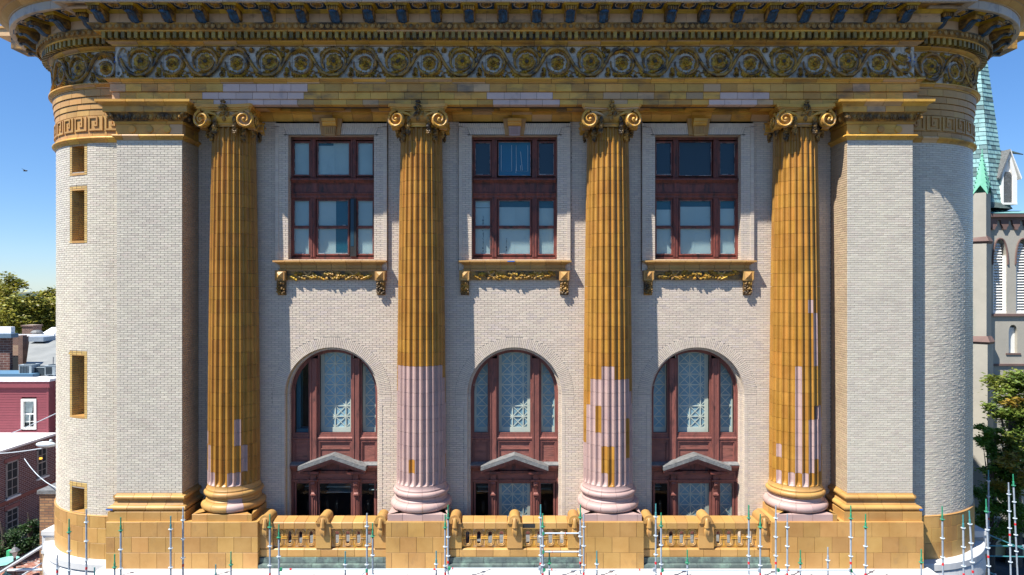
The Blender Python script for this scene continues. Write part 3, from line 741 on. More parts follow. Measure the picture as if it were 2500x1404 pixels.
LV=[(.10,.30,-50,.36,.085),(.28,.13,-14,.40,.10),(.34,.17,20,.30,.07),
    (.24,.78,38,.22,.09),(.40,.87,8,.22,.09),(.60,.89,-14,.22,.09),(.78,.82,-45,.22,.085),(.22,.62,95,.2,.07),
    (1.20,.80,20,.22,.09),(1.36,.88,2,.22,.10),(1.55,.88,-18,.22,.10),(1.70,.78,-48,.2,.08),
    (1.22,.22,-30,.26,.10),(1.40,.12,-2,.26,.10),(1.60,.14,35,.24,.09),(1.78,.32,80,.2,.07),
    (.92,.86,70,.12,.07),(.86,.78,160,.13,.06),(1.02,.82,30,.12,.06),(1.86,.12,-60,.12,.07),(1.78,.10,-120,.1,.06),(1.9,.80,80,.14,.06),(1.06,.36,-80,.2,.06),(.98,.66,120,.15,.05)]
def put_unit(f,u_lo=-9,u_hi=9,meshes=None):
    if meshes:
        for nm,me,i in meshes: ob(nm,me,None,FR,loc=(f,0,0))
        return
F0=mapper('flat',0)
um=[('vine',vine(F0).mesh('vine',relief_m,50),0)]
um.append(('open_flower',rosette(F0,A_,.235,9,0).mesh('open_flower',[leafy_m,jointd]),0))
um.append(('flower',rosette(F0,B_,.19,9,1).mesh('flower',[leafy_m,jointd]),0))
um.append(('small_flower',rosette(F0,(1.06,.14),.06,6,1).mesh('small_flower',[leafy_m,jointd]),0))
for i,L_ in enumerate(LV): um.append(('scroll_leaf',leaf(F0,L_[:2],*L_[2:]).mesh('scroll_leaf',leafy_m),0))
u0=xx(345,0)-A_[0]
k=0
while True:
    x=u0+k*UW
    if x>11.0: break
    if k<12:
        for nm,me,_ in um:
            ob(nm,me,None,FR,loc=(x,0,0))
    k+=1
for L_ in [(.10,.16,20,.34,.10),(.30,.42,75,.30,.10),(.12,.72,-30,.30,.10),(.42,.80,60,.16,.08),(.20,.45,150,.18,.07),(.48,.20,-50,.16,.07)]:
    q=leaf(mapper('flat',u0+12*UW),L_[:2],*L_[2:]); ob('scroll_leaf',q,leafy_m,FR)
q=MB(); fm=mapper('flat',u0+12*UW); q.tube([fm(u,v,.06) for u,v in ((-.08,.56),(.04,.38),(.2,.22),(.4,.18),(.5,.34),(.44,.5),(.32,.52))],[.05,.05,.05,.045,.04,.035,.02],6); ob('vine',q,relief_m,FR,smooth=50)
# edge shields where the flat frieze ends
for s in (-1,1):
    q=MB(); cx=s*(XE-.12)
    pts=[(cx+s*a,-.0,FZ0+b) for a,b in ((-.06,.93),(-.02,.85),(.03,.72),(.03,.55),(-.02,.40),(-.10,.28),(-.12,.16),(-.05,.08),(.02,.12),(.02,.2),(-.03,.22))]
    q.tube(pts,[.05,.045,.045,.045,.04,.04,.045,.04,.035,.03,.02],6); ob('edge_scroll',q,frz_m,FR,smooth=50)
    q=MB(); 
    for a in (38,-38): 
        q2=[(-.13*math.cos(R(a)),-.13*math.sin(R(a))),(.13*math.cos(R(a)),.13*math.sin(R(a)))]
        cu,cz=s*11.83,FZ0+.60
        dx,dz=.015*math.sin(R(a)),.015*math.cos(R(a)); y0=.022-(.004 if a>0 else 0)
        yb=.026
        q.add([(cu+q2[0][0]-dx,y0,cz+q2[0][1]+dz),(cu+q2[0][0]+dx,y0,cz+q2[0][1]-dz),(cu+q2[1][0]+dx,y0,cz+q2[1][1]-dz),(cu+q2[1][0]-dx,y0,cz+q2[1][1]+dz)],[(0,1,2,3)])
    ob('blue_tape_cross',q,tape,FR)
for s in (-1,1):
    for k in range(3):
        u=.42+k*UW*.97 if s>0 else .42+UW+k*UW*.97
        f=mapper('round',u-(.2 if s>0 else .3),s)
        def g(u_,v,d,f=f): return f(u_,v,d)
        ob('vine',vine(g),relief_m,FR,smooth=50)
        ob('open_flower',rosette(g,A_,.235,9,0),[leafy_m,jointd],FR); ob('flower',rosette(g,B_,.19,9,1),[leafy_m,jointd],FR); ob('small_flower',rosette(g,(1.06,.14),.06,6,1),[leafy_m,jointd],FR)
        for L_ in LV: ob('scroll_leaf',leaf(g,L_[:2],*L_[2:]),leafy_m,FR)
# ---------------------------------------------------------------- cornice
CO=empty('cornice',(0,-.5,7.2),BL)
FM=[(-.1,7.185),(.04,7.185),(.045,7.21),(.10,7.235),(.15,7.275),(.155,7.30),(-.1,7.30)]
OZ=.0
def cpath(grow=0):   # front flat part, offsets measured from Y=0
    return Path([(-XE,1.2,-1,0),(-XE,0,-1,-1),(XE,0,1,-1),(XE,1.2,1,0)])
cf=cpath()
cor=[(cf,0,None,0.0)]+[(arcp(s,11.9),0,8.6,0.06) for s in (-1,1)]
for p,a,b,dz in cor:
    L=.98 if b is None else .7
    add=.0 if b is None else .03
    def PR(pr): return [(o+add if o>0 else o,z) for o,z in pr]
    blocks('frieze_crown',p,PR(FM),L,ochre_ent,CO,s1=b,smooth=30)
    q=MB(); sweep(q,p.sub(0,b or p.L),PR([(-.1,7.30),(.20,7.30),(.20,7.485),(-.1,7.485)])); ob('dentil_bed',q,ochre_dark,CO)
    blocks('dentil_fillet',p,PR([(-.1,7.485),(.36,7.485),(.375,7.50),(.375,7.525),(-.1,7.525)]),1.3,ochre_ent,CO,s1=b)
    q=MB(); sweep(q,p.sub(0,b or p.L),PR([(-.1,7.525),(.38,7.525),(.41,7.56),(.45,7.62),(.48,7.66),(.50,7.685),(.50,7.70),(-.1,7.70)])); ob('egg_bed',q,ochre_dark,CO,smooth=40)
    q=MB(); blocks('modillion_band_block',p,PR([(-.1,7.70),(.455,7.70),(.455,7.965),(-.1,7.965)]),.97,corwall,CO,s1=b,off=.3,gap=.004)
    blocks('soffit_cyma',p,PR([(-.1,7.965),(.47,7.965),(.49,8.0),(.53,8.045),(.56,8.06),(.56,8.10),(-.1,8.10)]),.97,yel,CO,s1=b,off=.3,gap=.004,smooth=30)
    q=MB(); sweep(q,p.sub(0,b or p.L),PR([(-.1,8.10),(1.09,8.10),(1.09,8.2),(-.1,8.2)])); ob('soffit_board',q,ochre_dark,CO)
    e=.0 if b is None else .12
    blocks('corona_block',p,[(o+(e if o>0 else 0),z) for o,z in [(.96,8.06),(1.08,8.045),(1.10,8.06),(1.10,8.30),(.9,8.30),(.9,8.10)]],.6 if b else .98,ivory,CO,s1=b)
    blocks('crown_block',p,[(o+(e if o>0 else 0),z) for o,z in [(.9,8.30),(1.12,8.30),(1.13,8.33),(1.20,8.36),(1.26,8.42),(1.30,8.44),(1.30,8.47),(1.40,8.51),(1.50,8.60),(1.54,8.70),(1.60,8.74),(1.62,8.80),(.9,8.80)]],.7 if b else .98,ochre,CO,s1=b,smooth=30)
# roof slab on top of the cornice
q=MB(); q.box(-XE,XE,-1.3,6,8.80,8.86)
for s in (-1,1): q.lathe([(0,8.80),(4.85,8.80),(4.85,8.86),(0,8.86)],(s*TX,TY),0,R(90)*s if s>0 else -R(90),20); q.box(min(s*TX,s*(TX+4.85)),max(s*TX,s*(TX+4.85)),TY,16,8.80,8.86); q.box(min(s*XE,s*TX),max(s*XE,s*TX),-1.2,6,8.802,8.858)
ob('roof_covering',q,white,BL)
# dentils
dm=MB(); dm.box(-.052,.052,-.165,0,-.09,.09); dmesh=dm.mesh('dentil',dent_m)
n=127; stp=2*(XE+.1)/n
for i in range(n+1):
    o=ob('dentil',dmesh,None,CO,loc=(-XE-.1+i*stp,-.20,7.393))
ne=0
for s in (-1,1):
    p=cor[1 if s<0 else 2][0]; t=.05
    while t<5.9:
        x,y,nx,ny=p.at(t); o=ob('dentil',dmesh,None,CO,loc=(x+nx*.22,y+ny*.22,7.393)); o.rotation_euler=(0,0,math.atan2(nx,-ny)); t+=.178
# eggs
eg=MB(); eg.ball((0,-.03,0),.05,1,.7,1.35,7,5); eg.tube([(.066*math.cos(t),-.05,.08*math.sin(t)+.012) for t in [R(a) for a in (170,200,235,270,305,340,370)]],.011,4)
egm=eg.mesh('egg',pmat('egg_terracotta',(.38,.24,.09),(.32,.19,.06),rough=.5,var=.25,ns=3,dirt=((.03,.03,.03),.5,2.2,(1,1,1),.85)),50)
x=-XE-.2
while x<XE+.25: ob('egg',egm,None,CO,loc=(x,-.44,7.61)); x+=.186
for s in (-1,1):
    p=cor[1 if s<0 else 2][0]; t=.05
    while t<5.9:
        x,y,nx,ny=p.at(t); o=ob('egg',egm,None,CO,loc=(x+nx*.465,y+ny*.465,7.61)); o.rotation_euler=(0,0,math.atan2(nx,-ny)); t+=.168
# modillions (local: front toward -Y, top z=0, back y=0 at the band face)
def sprof():
    pts=[(0,-.10),(-.46,-.10),(-.50,-.13),(-.515,-.17),(-.50,-.205),(-.46,-.22),(-.42,-.20),(-.36,-.20),(-.28,-.245),(-.20,-.32),(-.12,-.37),(-.05,-.38),(0,-.37)]
    return pts
def spiral(cy,cz,r,turn,a0,n=22,sg=1): return [(cy+r*(1-.78*i/n)*math.cos(R(a0)+sg*2*PI*turn*i/n),cz+r*(1-.78*i/n)*math.sin(R(a0)+sg*2*PI*turn*i/n)) for i in range(n+1)]
def modillion(loc,ang,reuse=None):
    e=empty('modillion',loc,BL); e.rotation_euler=(0,0,ang)
    if reuse:
        for nm,me in reuse: 
            o=bpy.data.objects.new(nm,me); COL.objects.link(o); o.parent=e
        return reuse
    P=[]
    a=MB(); a.box(-.235,.235,-.60,.0,-.035,.0); a.box(-.205,.205,-.575,.0,-.075,-.035); a.box(-.185,.185,-.555,0,-.10,-.075)
    P.append(('abacus',a.mesh('abacus',yel)))
    b=MB(); b.prismx(sprof(),-.155,.155); P.append(('scroll_body',b.mesh('scroll_body',ochre_dark)))
    for sx in (-1,1):
        v=MB()
        for off in (0,.03):
            c=[(-.50+off*.3,-.15-off*.2),(-.44,-.125-off),(-.36,-.15-off),(-.27,-.19-off),(-.20,-.26-off*.8)]+spiral(-.115,-.245,.115-off,1.35,190,20,1)
            v.tube([(sx*.157,y,z) for y,z in c],.0125,5)
        P.append(('scroll_rim',v.mesh('scroll_rim',ochre_dark,50)))
    l=MB(); und=[(-.47,-.225),(-.42,-.215),(-.36,-.215),(-.28,-.26),(-.20,-.335),(-.12,-.385),(-.04,-.392)]
    for i in range(len(und)-1):
        (y0,z0),(y1,z1)=und[i],und[i+1]
        for k in range(-3,3):
            x0,x1=k*.042,(k+1)*.042; h=lambda x:-.035*math.cos(x/.13*PI/2)-.01*(1 if (int(round(x/.042))%2) else 0)
            l.add([(x0,y0,z0+h(x0)),(x1,y0,z0+h(x1)),(x1,y1,z1+h(x1)),(x0,y1,z1+h(x0))],[(0,1,2,3)])
    l.box(-.125,.125,-.04,0,-.40,-.33); l.ball((0,-.47,-.24),.06,2.0,1,.8,6,4)
    P.append(('leaf',l.mesh('leaf',blue,30)))
    r=MB()
    for k in range(5): r.tube([(-.13+.065*k,-.49,-.10),(-.13+.065*k,-.53,-.14),(-.13+.065*k,-.525,-.19),(-.13+.065*k,-.48,-.22)],.026,6)
    P.append(('reeds',r.mesh('reeds',ochre_dark,50)))
    return modillion(None,None,None) if False else _place(e,P)
def _place(e,P):
    for nm,me in P:
        o=bpy.data.objects.new(nm,me); COL.objects.link(o); o.parent=e
    return P
MP=None
def mod_at(x,y,nx,ny,z=8.10):
    global MP
    MP=modillion((x,y,z),math.atan2(nx,-ny),MP)
xs=[-.34+.967*k for k in range(-12,13)]
for x in xs: mod_at(x,-.455,0,-1)
cm=MB(); cm.box(-.20,.20,-.50,-.0,.012,.04); cm.box(-.225,-.20,-.5,-.0,-.02,.04); cm.box(.20,.225,-.5,0,-.02,.04); cm.box(-.225,.225,-.52,-.49,-.021,.039); cm.box(-.225,.225,-.02,.01,-.021,.039)
cmm=cm.mesh('coffer',blue)
rs=rosette(lambda u,v,d:(u,-.25+v,.012-d*1.0),(0,0),.13,8,1).mesh('rosette',[leafy_m,jointd])
rimc=MB(); rimc.tube([(.17*math.cos(2*PI*i/16),-.25+.19*math.sin(2*PI*i/16),.0) for i in range(17)],.015,5,caps=False); rimc=rimc.mesh('coffer_ring',frz_m,50)
def coffer(x,y,a):
    e=empty('coffer',(x,y,8.075),BL); e.rotation_euler=(0,0,a)
    for nm,me in (('coffer_panel',cmm),('rosette',rs),('coffer_ring',rimc)):
        o=bpy.data.objects.new(nm,me); COL.objects.link(o); o.parent=e
for a,b in zip(xs,xs[1:]): coffer((a+b)/2,-.57,0)
for s in (-1,1):
    p=cor[1 if s<0 else 2][0]; t=.62
    while t<6.6:
        x,y,nx,ny=p.at(t); mod_at(x+nx*.485,y+ny*.485,nx,ny)
        x,y,nx,ny=p.at(t+.40); coffer(x+nx*.60,y+ny*.60,math.atan2(nx,-ny)); t+=.80
# ================================================================ columns
CXS=[-8.64,-2.87,2.87,8.64]; CY=.70
ZS0,ZS1=-5.93,4.80; NC=27; HC=(ZS1-ZS0)/NC
def RS(z):
    t=max(0,min(1,(z-ZS0)/(ZS1-ZS0))); return .752-.125*t**1.7
tileM={}
def flute(mb,k,z0,z1,mi=0,first=False):
    g=.0042; n=9; r0,r1=RS(z0),RS(z1); dp=.078
    vs=[]
    rows=[(z0+g,r0,1),(z1-g,r1,1)]
    if first: rows=[(z0+g,r0,0),(z0+.05,r0,.55),(z0+.11,r0,.9),(z0+.17,r0,1),(z1-g,r1,1)]
    for z,r,dd in rows:
        row=[]
        for i in range(n):
            u=i/(n-1); a=R(15*(k+u-.5)); 
            if i==0: a+=g/r
            if i==n-1: a-=g/r
            e=.13
            d=0 if (u<e or u>1-e) else dp*math.sqrt(max(0,1-((u-.5)/(.5-e))**2))*dd
            if i in (1,n-2): d=0.002
            row.append((math.sin(a)*(r-d),-math.cos(a)*(r-d),z))
        a0,a1=R(15*(k-.5))+g/r,R(15*(k+.5))-g/r; ri=r-.102
        row=[(math.sin(a0)*ri,-math.cos(a0)*ri,z)]+row+[(math.sin(a1)*ri,-math.cos(a1)*ri,z)]
        vs+=row
    m=n+2; nr=len(rows); fs=[]
    for q in range(nr-1):
        fs+=[(q*m+i,q*m+i+1,(q+1)*m+i+1,(q+1)*m+i) for i in range(m-1)]
    t=(nr-1)*m
    fs+=[tuple(range(m-1,-1,-1)),tuple(range(t,t+m))]
    mb.add(vs,fs,mi)
def ispink(ci,j,k):
    """replacement tiles left in pink clay; j course from the bottom, k flute from the front"""
    h=random.Random(ci*7919+j*131+k*17).random(); 
    if ci==0:
        if j==0: return k in (-5,-4,-3,-2,1,2)
        return (j,k) in ((1,-3),(2,-3),(3,-4),(3,2),(4,2),(1,3),(2,3))
    if ci==1:
        if j>8: return False
        if (j,k) in ((1,-1),(1,-6),(1,6),(8,-5),(7,-5),(8,-6),(7,-6),(6,-6),(8,6),(7,6),(6,6),(8,5),(4,-6)): return False
        return abs(k)<7
    if ci==2:
        lim={-6:3,-5:3,-4:6,-3:8,-2:8,-1:9,0:9,1:8,2:8,3:8,4:7,5:6,6:5}.get(k,4)
        return j<lim and (j,k) not in ((5,-2),(4,-2),(4,3),(3,3),(2,3),(2,-1),(1,-1),(1,0),(0,0),(2,0))
    if ci==3:
        st={-1:(0,9),1:(0,5),2:(2,5),3:(0,6),4:(3,5)}
        if (j,k) in ((13,1),(9,2),(10,2),(11,2),(12,2),(2,-4)): return True
        if j==0: return k in (-4,-2,0)
        if k in st: a,b=st[k]; return a<=j<b
    return False
cand=[]
for ci in (1,2,0,3):
    for j in range(NC):
        for k in range(-5,6):
            z=ZS0+HC*(j+.5); cand.append((abs(z)*.3+abs(CXS[ci])*.5+abs(k)*1.2,ci,j,k))
cand.sort(); single={(c,j,k) for _,c,j,k in cand[:292]}
GAR=None
def volute_mesh():
    v=MB(); n=40; pts=[]; rr=[]
    for i in range(n+1):
        t=i/n; a=R(95)+2*PI*1.75*t; r=.262*(1-t)**.8+.035; pts.append((r*math.cos(a),r*math.sin(a))); 
    # face ribbon: raised band following the spiral
    for i in range(n):
        a,b=pts[i],pts[i+1]; w0=.078*(1-i/n*.5); w1=.078*(1-(i+1)/n*.5)
        def inn(p,w): L=math.hypot(*p); return (p[0]*(1-w/L),p[1]*(1-w/L))
        ai,bi=inn(a,w0),inn(b,w1); am,bm=inn(a,w0*.5),inn(b,w1*.5)
        y=-.17-.03*(i/n)
        v.add([(a[0],y+.02,a[1]),(b[0],y+.02,b[1]),(bm[0],y-.004,bm[1]),(am[0],y-.004,am[1]),(bi[0],y+.02,bi[1]),(ai[0],y+.02,ai[1])],[(0,1,2,3),(3,2,4,5)])
        v.add([(ai[0],y+.02,ai[1]),(bi[0],y+.02,bi[1]),(bi[0],-.05,bi[1]),(ai[0],-.05,ai[1])],[(0,1,2,3)])
        if i<24: v.add([(a[0],y+.02,a[1]),(b[0],y+.02,b[1]),(b[0]*.93,.06,b[1]*.93),(a[0]*.93,.06,a[1]*.93)],[(3,2,1,0)])
    v.ball((0,-.19,0),.045,1,.6,1,8,5)
    c=[(.235*math.cos(2*PI*i/20),.235*math.sin(2*PI*i/20)) for i in range(20)]; v.add([(x*.96,-.06,z*.96) for x,z in c],[tuple(range(20))])
    # band rising to the middle of the capital
    return v.mesh('volute',ochre_ent,50)
VM=volute_mesh()
def garland_mesh(seed):
    r=random.Random(seed); g=MB()
    for i in range(16):
        z=-.03*i; rad=.05+.035*math.sin(PI*i/15)
        for q in range(2): g.ball((r.uniform(-.045,.045),r.uniform(-.05,.0),z+r.uniform(-.02,.02)),rad*r.uniform(.5,.8),1,1,1,6,4)
    return g.mesh('garland',ochre_dark,50)
GM=[garland_mesh(3),garland_mesh(4)]
CAPP=None
def make_capital(cE):
    P=[]
    # abacus: concave sides with cut corners
    def aba(h,n=10):
        pts=[]
        for q in range(4):
            a=q*PI/2
            for i in range(n+1):
                u=-1+2*i/n; x=u*h*.93; y=-h+ (.14*h*(1-u*u))
                pts.append((x*math.cos(a)-y*math.sin(a),x*math.sin(a)+y*math.cos(a)))
        return pts
    a=MB(); a.prismz(aba(.875)[::1],5.345,5.442); a.prismz(aba(.835),5.30,5.345); a.prismz(aba(.80),5.25,5.30); P.append(('abacus',a.mesh('abacus',ochre_ent),(0,0,0),0))
    f=MB(); r=random.Random(5)
    for i in range(22): t=r.uniform(0,2*PI); q=r.uniform(0,.12); f.ball((q*math.cos(t),-.80-r.uniform(0,.06),5.36+q*math.sin(t)*1.3),r.uniform(.03,.05),1,1,1,5,4)
    for i in range(14): f.ball((r.uniform(-.13,.13),-.77,5.16+r.uniform(-.06,.05)),r.uniform(.03,.05),1,1,1,5,4)
    P.append(('abacus_flower',f.mesh('abacus_flower',ochre_dark,50),(0,0,0),0))
    e=MB(); e.lathe([(.66,4.80),(.66,4.84),(.685,4.86),(.685,4.90),(.66,4.92),(.67,4.94),(.73,5.0),(.76,5.08),(.75,5.12),(.70,5.13),(.70,5.26),(0.3,5.26)],k=40); P.append(('echinus',e.mesh('echinus',ochre_ent,35),(0,0,0),0))
    for i in range(16):
        P.append(('egg',eggmesh,(.725*math.sin(2*PI*i/16),-.725*math.cos(2*PI*i/16),5.03),2*PI*i/16))
    for q in range(4):
        A=q*PI/2
        for s in (-1,1):
            # volute faces, turned towards the corner
            an=A+s*R(12 if q%2==0 else 0); x,y=s*(.60 if q%2==0 else .36),(-.70 if q%2==0 else -.66)
            X=x*math.cos(A)-y*math.sin(A); Y=x*math.sin(A)+y*math.cos(A)
            P.append(('volute',VM if s<0 else VMR,(X,Y,4.985),an))
            b=MB(); b.tube([(s*.60+s*0.0,-.72,5.20),(s*.45,-.70,5.205),(s*.30,-.70,5.16),(s*.20,-.70,5.10)],[.06,.055,.045,.02],6)
            m=b.mesh('volute_band',ochre_ent,50); P.append(('volute_band',m,(0,0,0),A))
            if q in (0,1,3):
                P.append(('garland',GM[q%2],((s*.30)*math.cos(A)+.66*math.sin(A),(s*.30)*math.sin(A)-.66*math.cos(A),5.02),A))
    for q in range(4):
        a=R(45+90*q); P.append(('garland',GM[0],(.66*math.sin(a),-.66*math.cos(a),4.86),a))
    return P
vr=MB(); me=VM
VMR=VM.copy()
for v in VMR.vertices: v.co.x=-v.co.x
VMR.flip_normals()
colE=[]
for ci,cx in enumerate(CXS):
    cE=empty('column',(cx,CY,-6.9),BL); colE.append(cE)
    stv=MB(); 
    for j in range(NC):
        for k in range(-12,12):
            z0=ZS0+HC*j; p=1 if ispink(ci,j,k) else 0
            if (ci,j,k)==(3,5,2): continue      # a tile is missing here
            if (ci,j,k) in single:
                if (j,k) not in tileM:
                    q=MB(); flute(q,k,z0,z0+HC,0,j==0); tileM[(j,k)]=q.mesh('flute_tile',ochre_col)
                o=ob('flute_tile',tileM[(j,k)],None,cE,loc=(cx,CY,0))
                if p: o.material_slots[0].link='OBJECT'; o.material_slots[0].material=pink; o['label']='pink unglazed tile'
            else:
                flute(stv,k,z0,z0+HC,p,j==0)
    ob('flute_tiles',stv,[ochre_col,pink],cE,loc=(cx,CY,0),stuff=True)
    q=MB(); q.lathe([(.60,-6.5),(.645,-5.9),(.61,-.5),(.525,4.8)],k=24); ob('shaft_core',q,jointd,cE,loc=(cx,CY,0))
    bp=[ochre_col,pink,pink,ochre_col][ci]
    # base in drum segments
    prof=[(.5,-6.69)]+[( .80+.135*math.cos(PI*(i/8-.5)),-6.555+.13*math.sin(PI*(i/8-.5))) for i in range(9)]+[(.80,-6.40),(.80,-6.385),(.775,-6.35),(.775,-6.31),(.80,-6.285),(.80,-6.27)]+[(.775+.085*math.cos(PI*(i/7-.5)),-6.18+.085*math.sin(PI*(i/7-.5))) for i in range(8)]+[(.79,-6.09),(.79,-6.055),(.765,-6.02),(.755,-5.97),(.752,-5.935),(.5,-5.935)]
    for i in range(12):
        a=R(30*i+9)
        for nm,pf,up in (('base_segment',prof[:15]+[(.5,-6.30)],0),('upper_base_segment',[(.5,-6.29)]+prof[14:],1)):
            q=MB(); q.lathe(pf,a0=a+.004,a1=a+R(30)-.004,k=5,closed=True)
            m=bp if ci in (1,2) else (pink if (ci==3 and not up) or (ci==0 and not up and i in (0,)) else ochre)
            ob(nm,q,m,cE,loc=(cx,CY,0),smooth=35)
    h=.88
    p=Path([(cx-h,CY+.33,-1,0),(cx-h,CY-h,-1,-1),(cx+h,CY-h,1,-1),(cx+h,CY+.33,1,0)])
    tot=p.L
    blocks('base_plinth_block',p,rect(0,-6.90,-6.69,b=-.5),.592,ochre,cE,off=.125,gap=.006,matf=lambda t,ci=ci:{1:pink,2:pink}.get(ci,(pink if (ci==0 and 1.5<t<1.9) or (ci==3 and 1.1<t<2.9) else ochre)))
    q=MB(); q.box(cx-.75,cx+.75,CY-.75,YW,-6.9,-6.71); ob('base_bed',q,pink if ci in (1,2,3) else ochre,cE)
    if CAPP is None: CAPP=make_capital(cE)
    for nm,me,l,a in CAPP:
        o=ob(nm,me,None,cE,loc=(cx+l[0],CY+l[1],l[2])); o.rotation_euler=(0,0,a)
# ================================================================ keystones
for c in WC:
    e=empty('keystone',(c,YS,4.75),BL)
    m=ochre if c else ochre; cm_=ochre if c else pink
    q=MB(); q.prismy([(c-.29,4.74),(c+.29,4.74),(c+.36,5.25),(c-.36,5.25)],YS-.07,YS+.05); ob('keystone_back',q,ochre,e)
    q=MB(); q.prismy([(c-.165,4.70),(c+.165,4.70),(c+.19,5.0),(c-.19,5.0)],YS-.16,YS-.07)
    for i in range(4): pass
    ob('keystone_face',q,cm_,e)
    q=MB()
    for i in range(5): x=c-.13+.065*i; q.box(x-.018,x+.018,YS-.185,YS-.16,4.76,4.98)
    ob('keystone_reeds',q,cm_,e)
    q=MB(); q.prismx([(YS-.07,5.0),(YS-.22,5.0),(YS-.27,5.06),(YS-.27,5.10),(YS-.32,5.12),(YS-.32,5.2),(YS-.07,5.25)],c-.21,c+.21); ob('keystone_cap',q,ochre_ent,e)
    q=MB(); q.box(c-1.47,c+1.47,YS-.012,YS+.01,UZ1-.014,UZ1+.006); ob('lintel_angle',q,darkroom,e)
# ================================================================ upper windows
YF=1.23
def zu(py): return zz(py,YF)
def frame4(mb,x0,x1,z0,z1,w,y0,y1,mi=0,wb=None):
    wb=wb or w
    mb.box(x0,x0+w,y0,y1,z0,z1,mi); mb.box(x1-w,x1,y0,y1,z0,z1,mi)
    mb.box(x0+w,x1-w,y0+.002,y1,z0,z0+wb,mi); mb.box(x0+w,x1-w,y0+.002,y1,z1-w,z1,mi)
def sashp(E,x0,x1,z0,z1,y,backm,w=.05,mat=wood_up,glas=True,backs=None,backy=.07,chip=True):
    q=MB(); frame4(q,x0-w,x1+w,z0-w*1.3,z1+w,w,y,y+.05); ob('sash',q,mat,E)
    if glas: 
        q=MB(); q.add([(x0-.01,y+.03,z0-.01),(x1+.01,y+.03,z0-.01),(x1+.01,y+.03,z1+.01),(x0-.01,y+.03,z1+.01)],[(0,1,2,3)]); ob('pane',q,glass,E)
    for i,(a,b,c,d,m) in enumerate(backs or [(0,1,0,1,backm)]):
        if m is None: continue
        q=MB(); q.box(x0+(x1-x0)*a-.02,x0+(x1-x0)*b+.02,y+backy+.004*i,y+backy+.02+.004*i,z0+(z1-z0)*c-.02,z0+(z1-z0)*d+.02); ob('blind_board',q,m,E)
    if chip:   # flaking white putty round the glass
        q=MB(); r=random.Random(int(x0*100+z0*37)); per=[(x0,z0,0,1),(x1,z0,0,1),(x0,z0,1,0),(x0,z1,1,0)]
        for sx,sz,dx,dz in per:
            L=(x1-x0) if dx else (z1-z0); t=0
            while t<L:
                l=r.uniform(.03,.2)
                if r.random()<.6: ww=r.uniform(.003,.009); q.box(sx+dx*t-(ww if dz else 0),sx+dx*min(t+l,L)+(ww if dz else 0),y+.012,y+.028,sz+dz*t-(ww if dx else 0),sz+dz*min(t+l,L)+(ww if dx else 0))
                t+=l
        ob('putty_bead',q,chippy,E)
chippy=pmat('old_white_putty',(.5,.52,.52),(.3,.32,.33),rough=.8,var=.2,ns=20)
PB=[ # per window: top left, top centre, top right, lower left/centre/right (upper,lower)
 dict(t=[[(0,1,0,1,board)],[(0,.5,0,.9,board),(.5,1,0,1,board),(.0,.52,.9,1,bluepanel)],[(0,1,0,1,board)]],
      l=[[(0,1,0,1,board)],[(0,.56,0,1,board),(.56,1,0,1,bluepanel)],[(0,1,0,1,board)]], l2=[[(0,1,0,1,board)],[(0,.56,0,1,board),(.56,1,0,1,bluepanel)],[(0,1,0,1,board)]]),
 dict(t=[[(0,1,0,1,bluedark)],[(0,1,0,1,bluebright)],[(0,1,0,1,bluedark)]],
      l=[[(0,1,0,.76,board),(0,1,.76,1,board)],[(0,.49,0,.72,board),(.51,1,0,.72,board),(0,1,.72,1,bluepanel)],[(0,1,0,.68,board),(0,1,.68,1,bluepanel)]], l2=[[(0,1,0,1,board)],[(0,.49,0,1,board),(.51,1,0,1,board)],[(0,1,0,1,board)]]),
 dict(t=[[(0,1,0,1,bluedark)],[(0,1,0,1,bluedark)],[(0,1,0,1,bluedark)]],
      l=[[(0,1,0,.62,board),(0,1,.62,1,bluepanel)],[(0,.5,0,.74,board),(.5,1,0,.74,board),(0,1,.74,1,bluepanel)],[(0,1,0,.66,board),(0,1,.66,1,bluepanel)]], l2=[[(0,1,0,1,board)],[(0,.47,0,1,board),(.48,1,0,1,board)],[(0,1,0,1,board)]])]
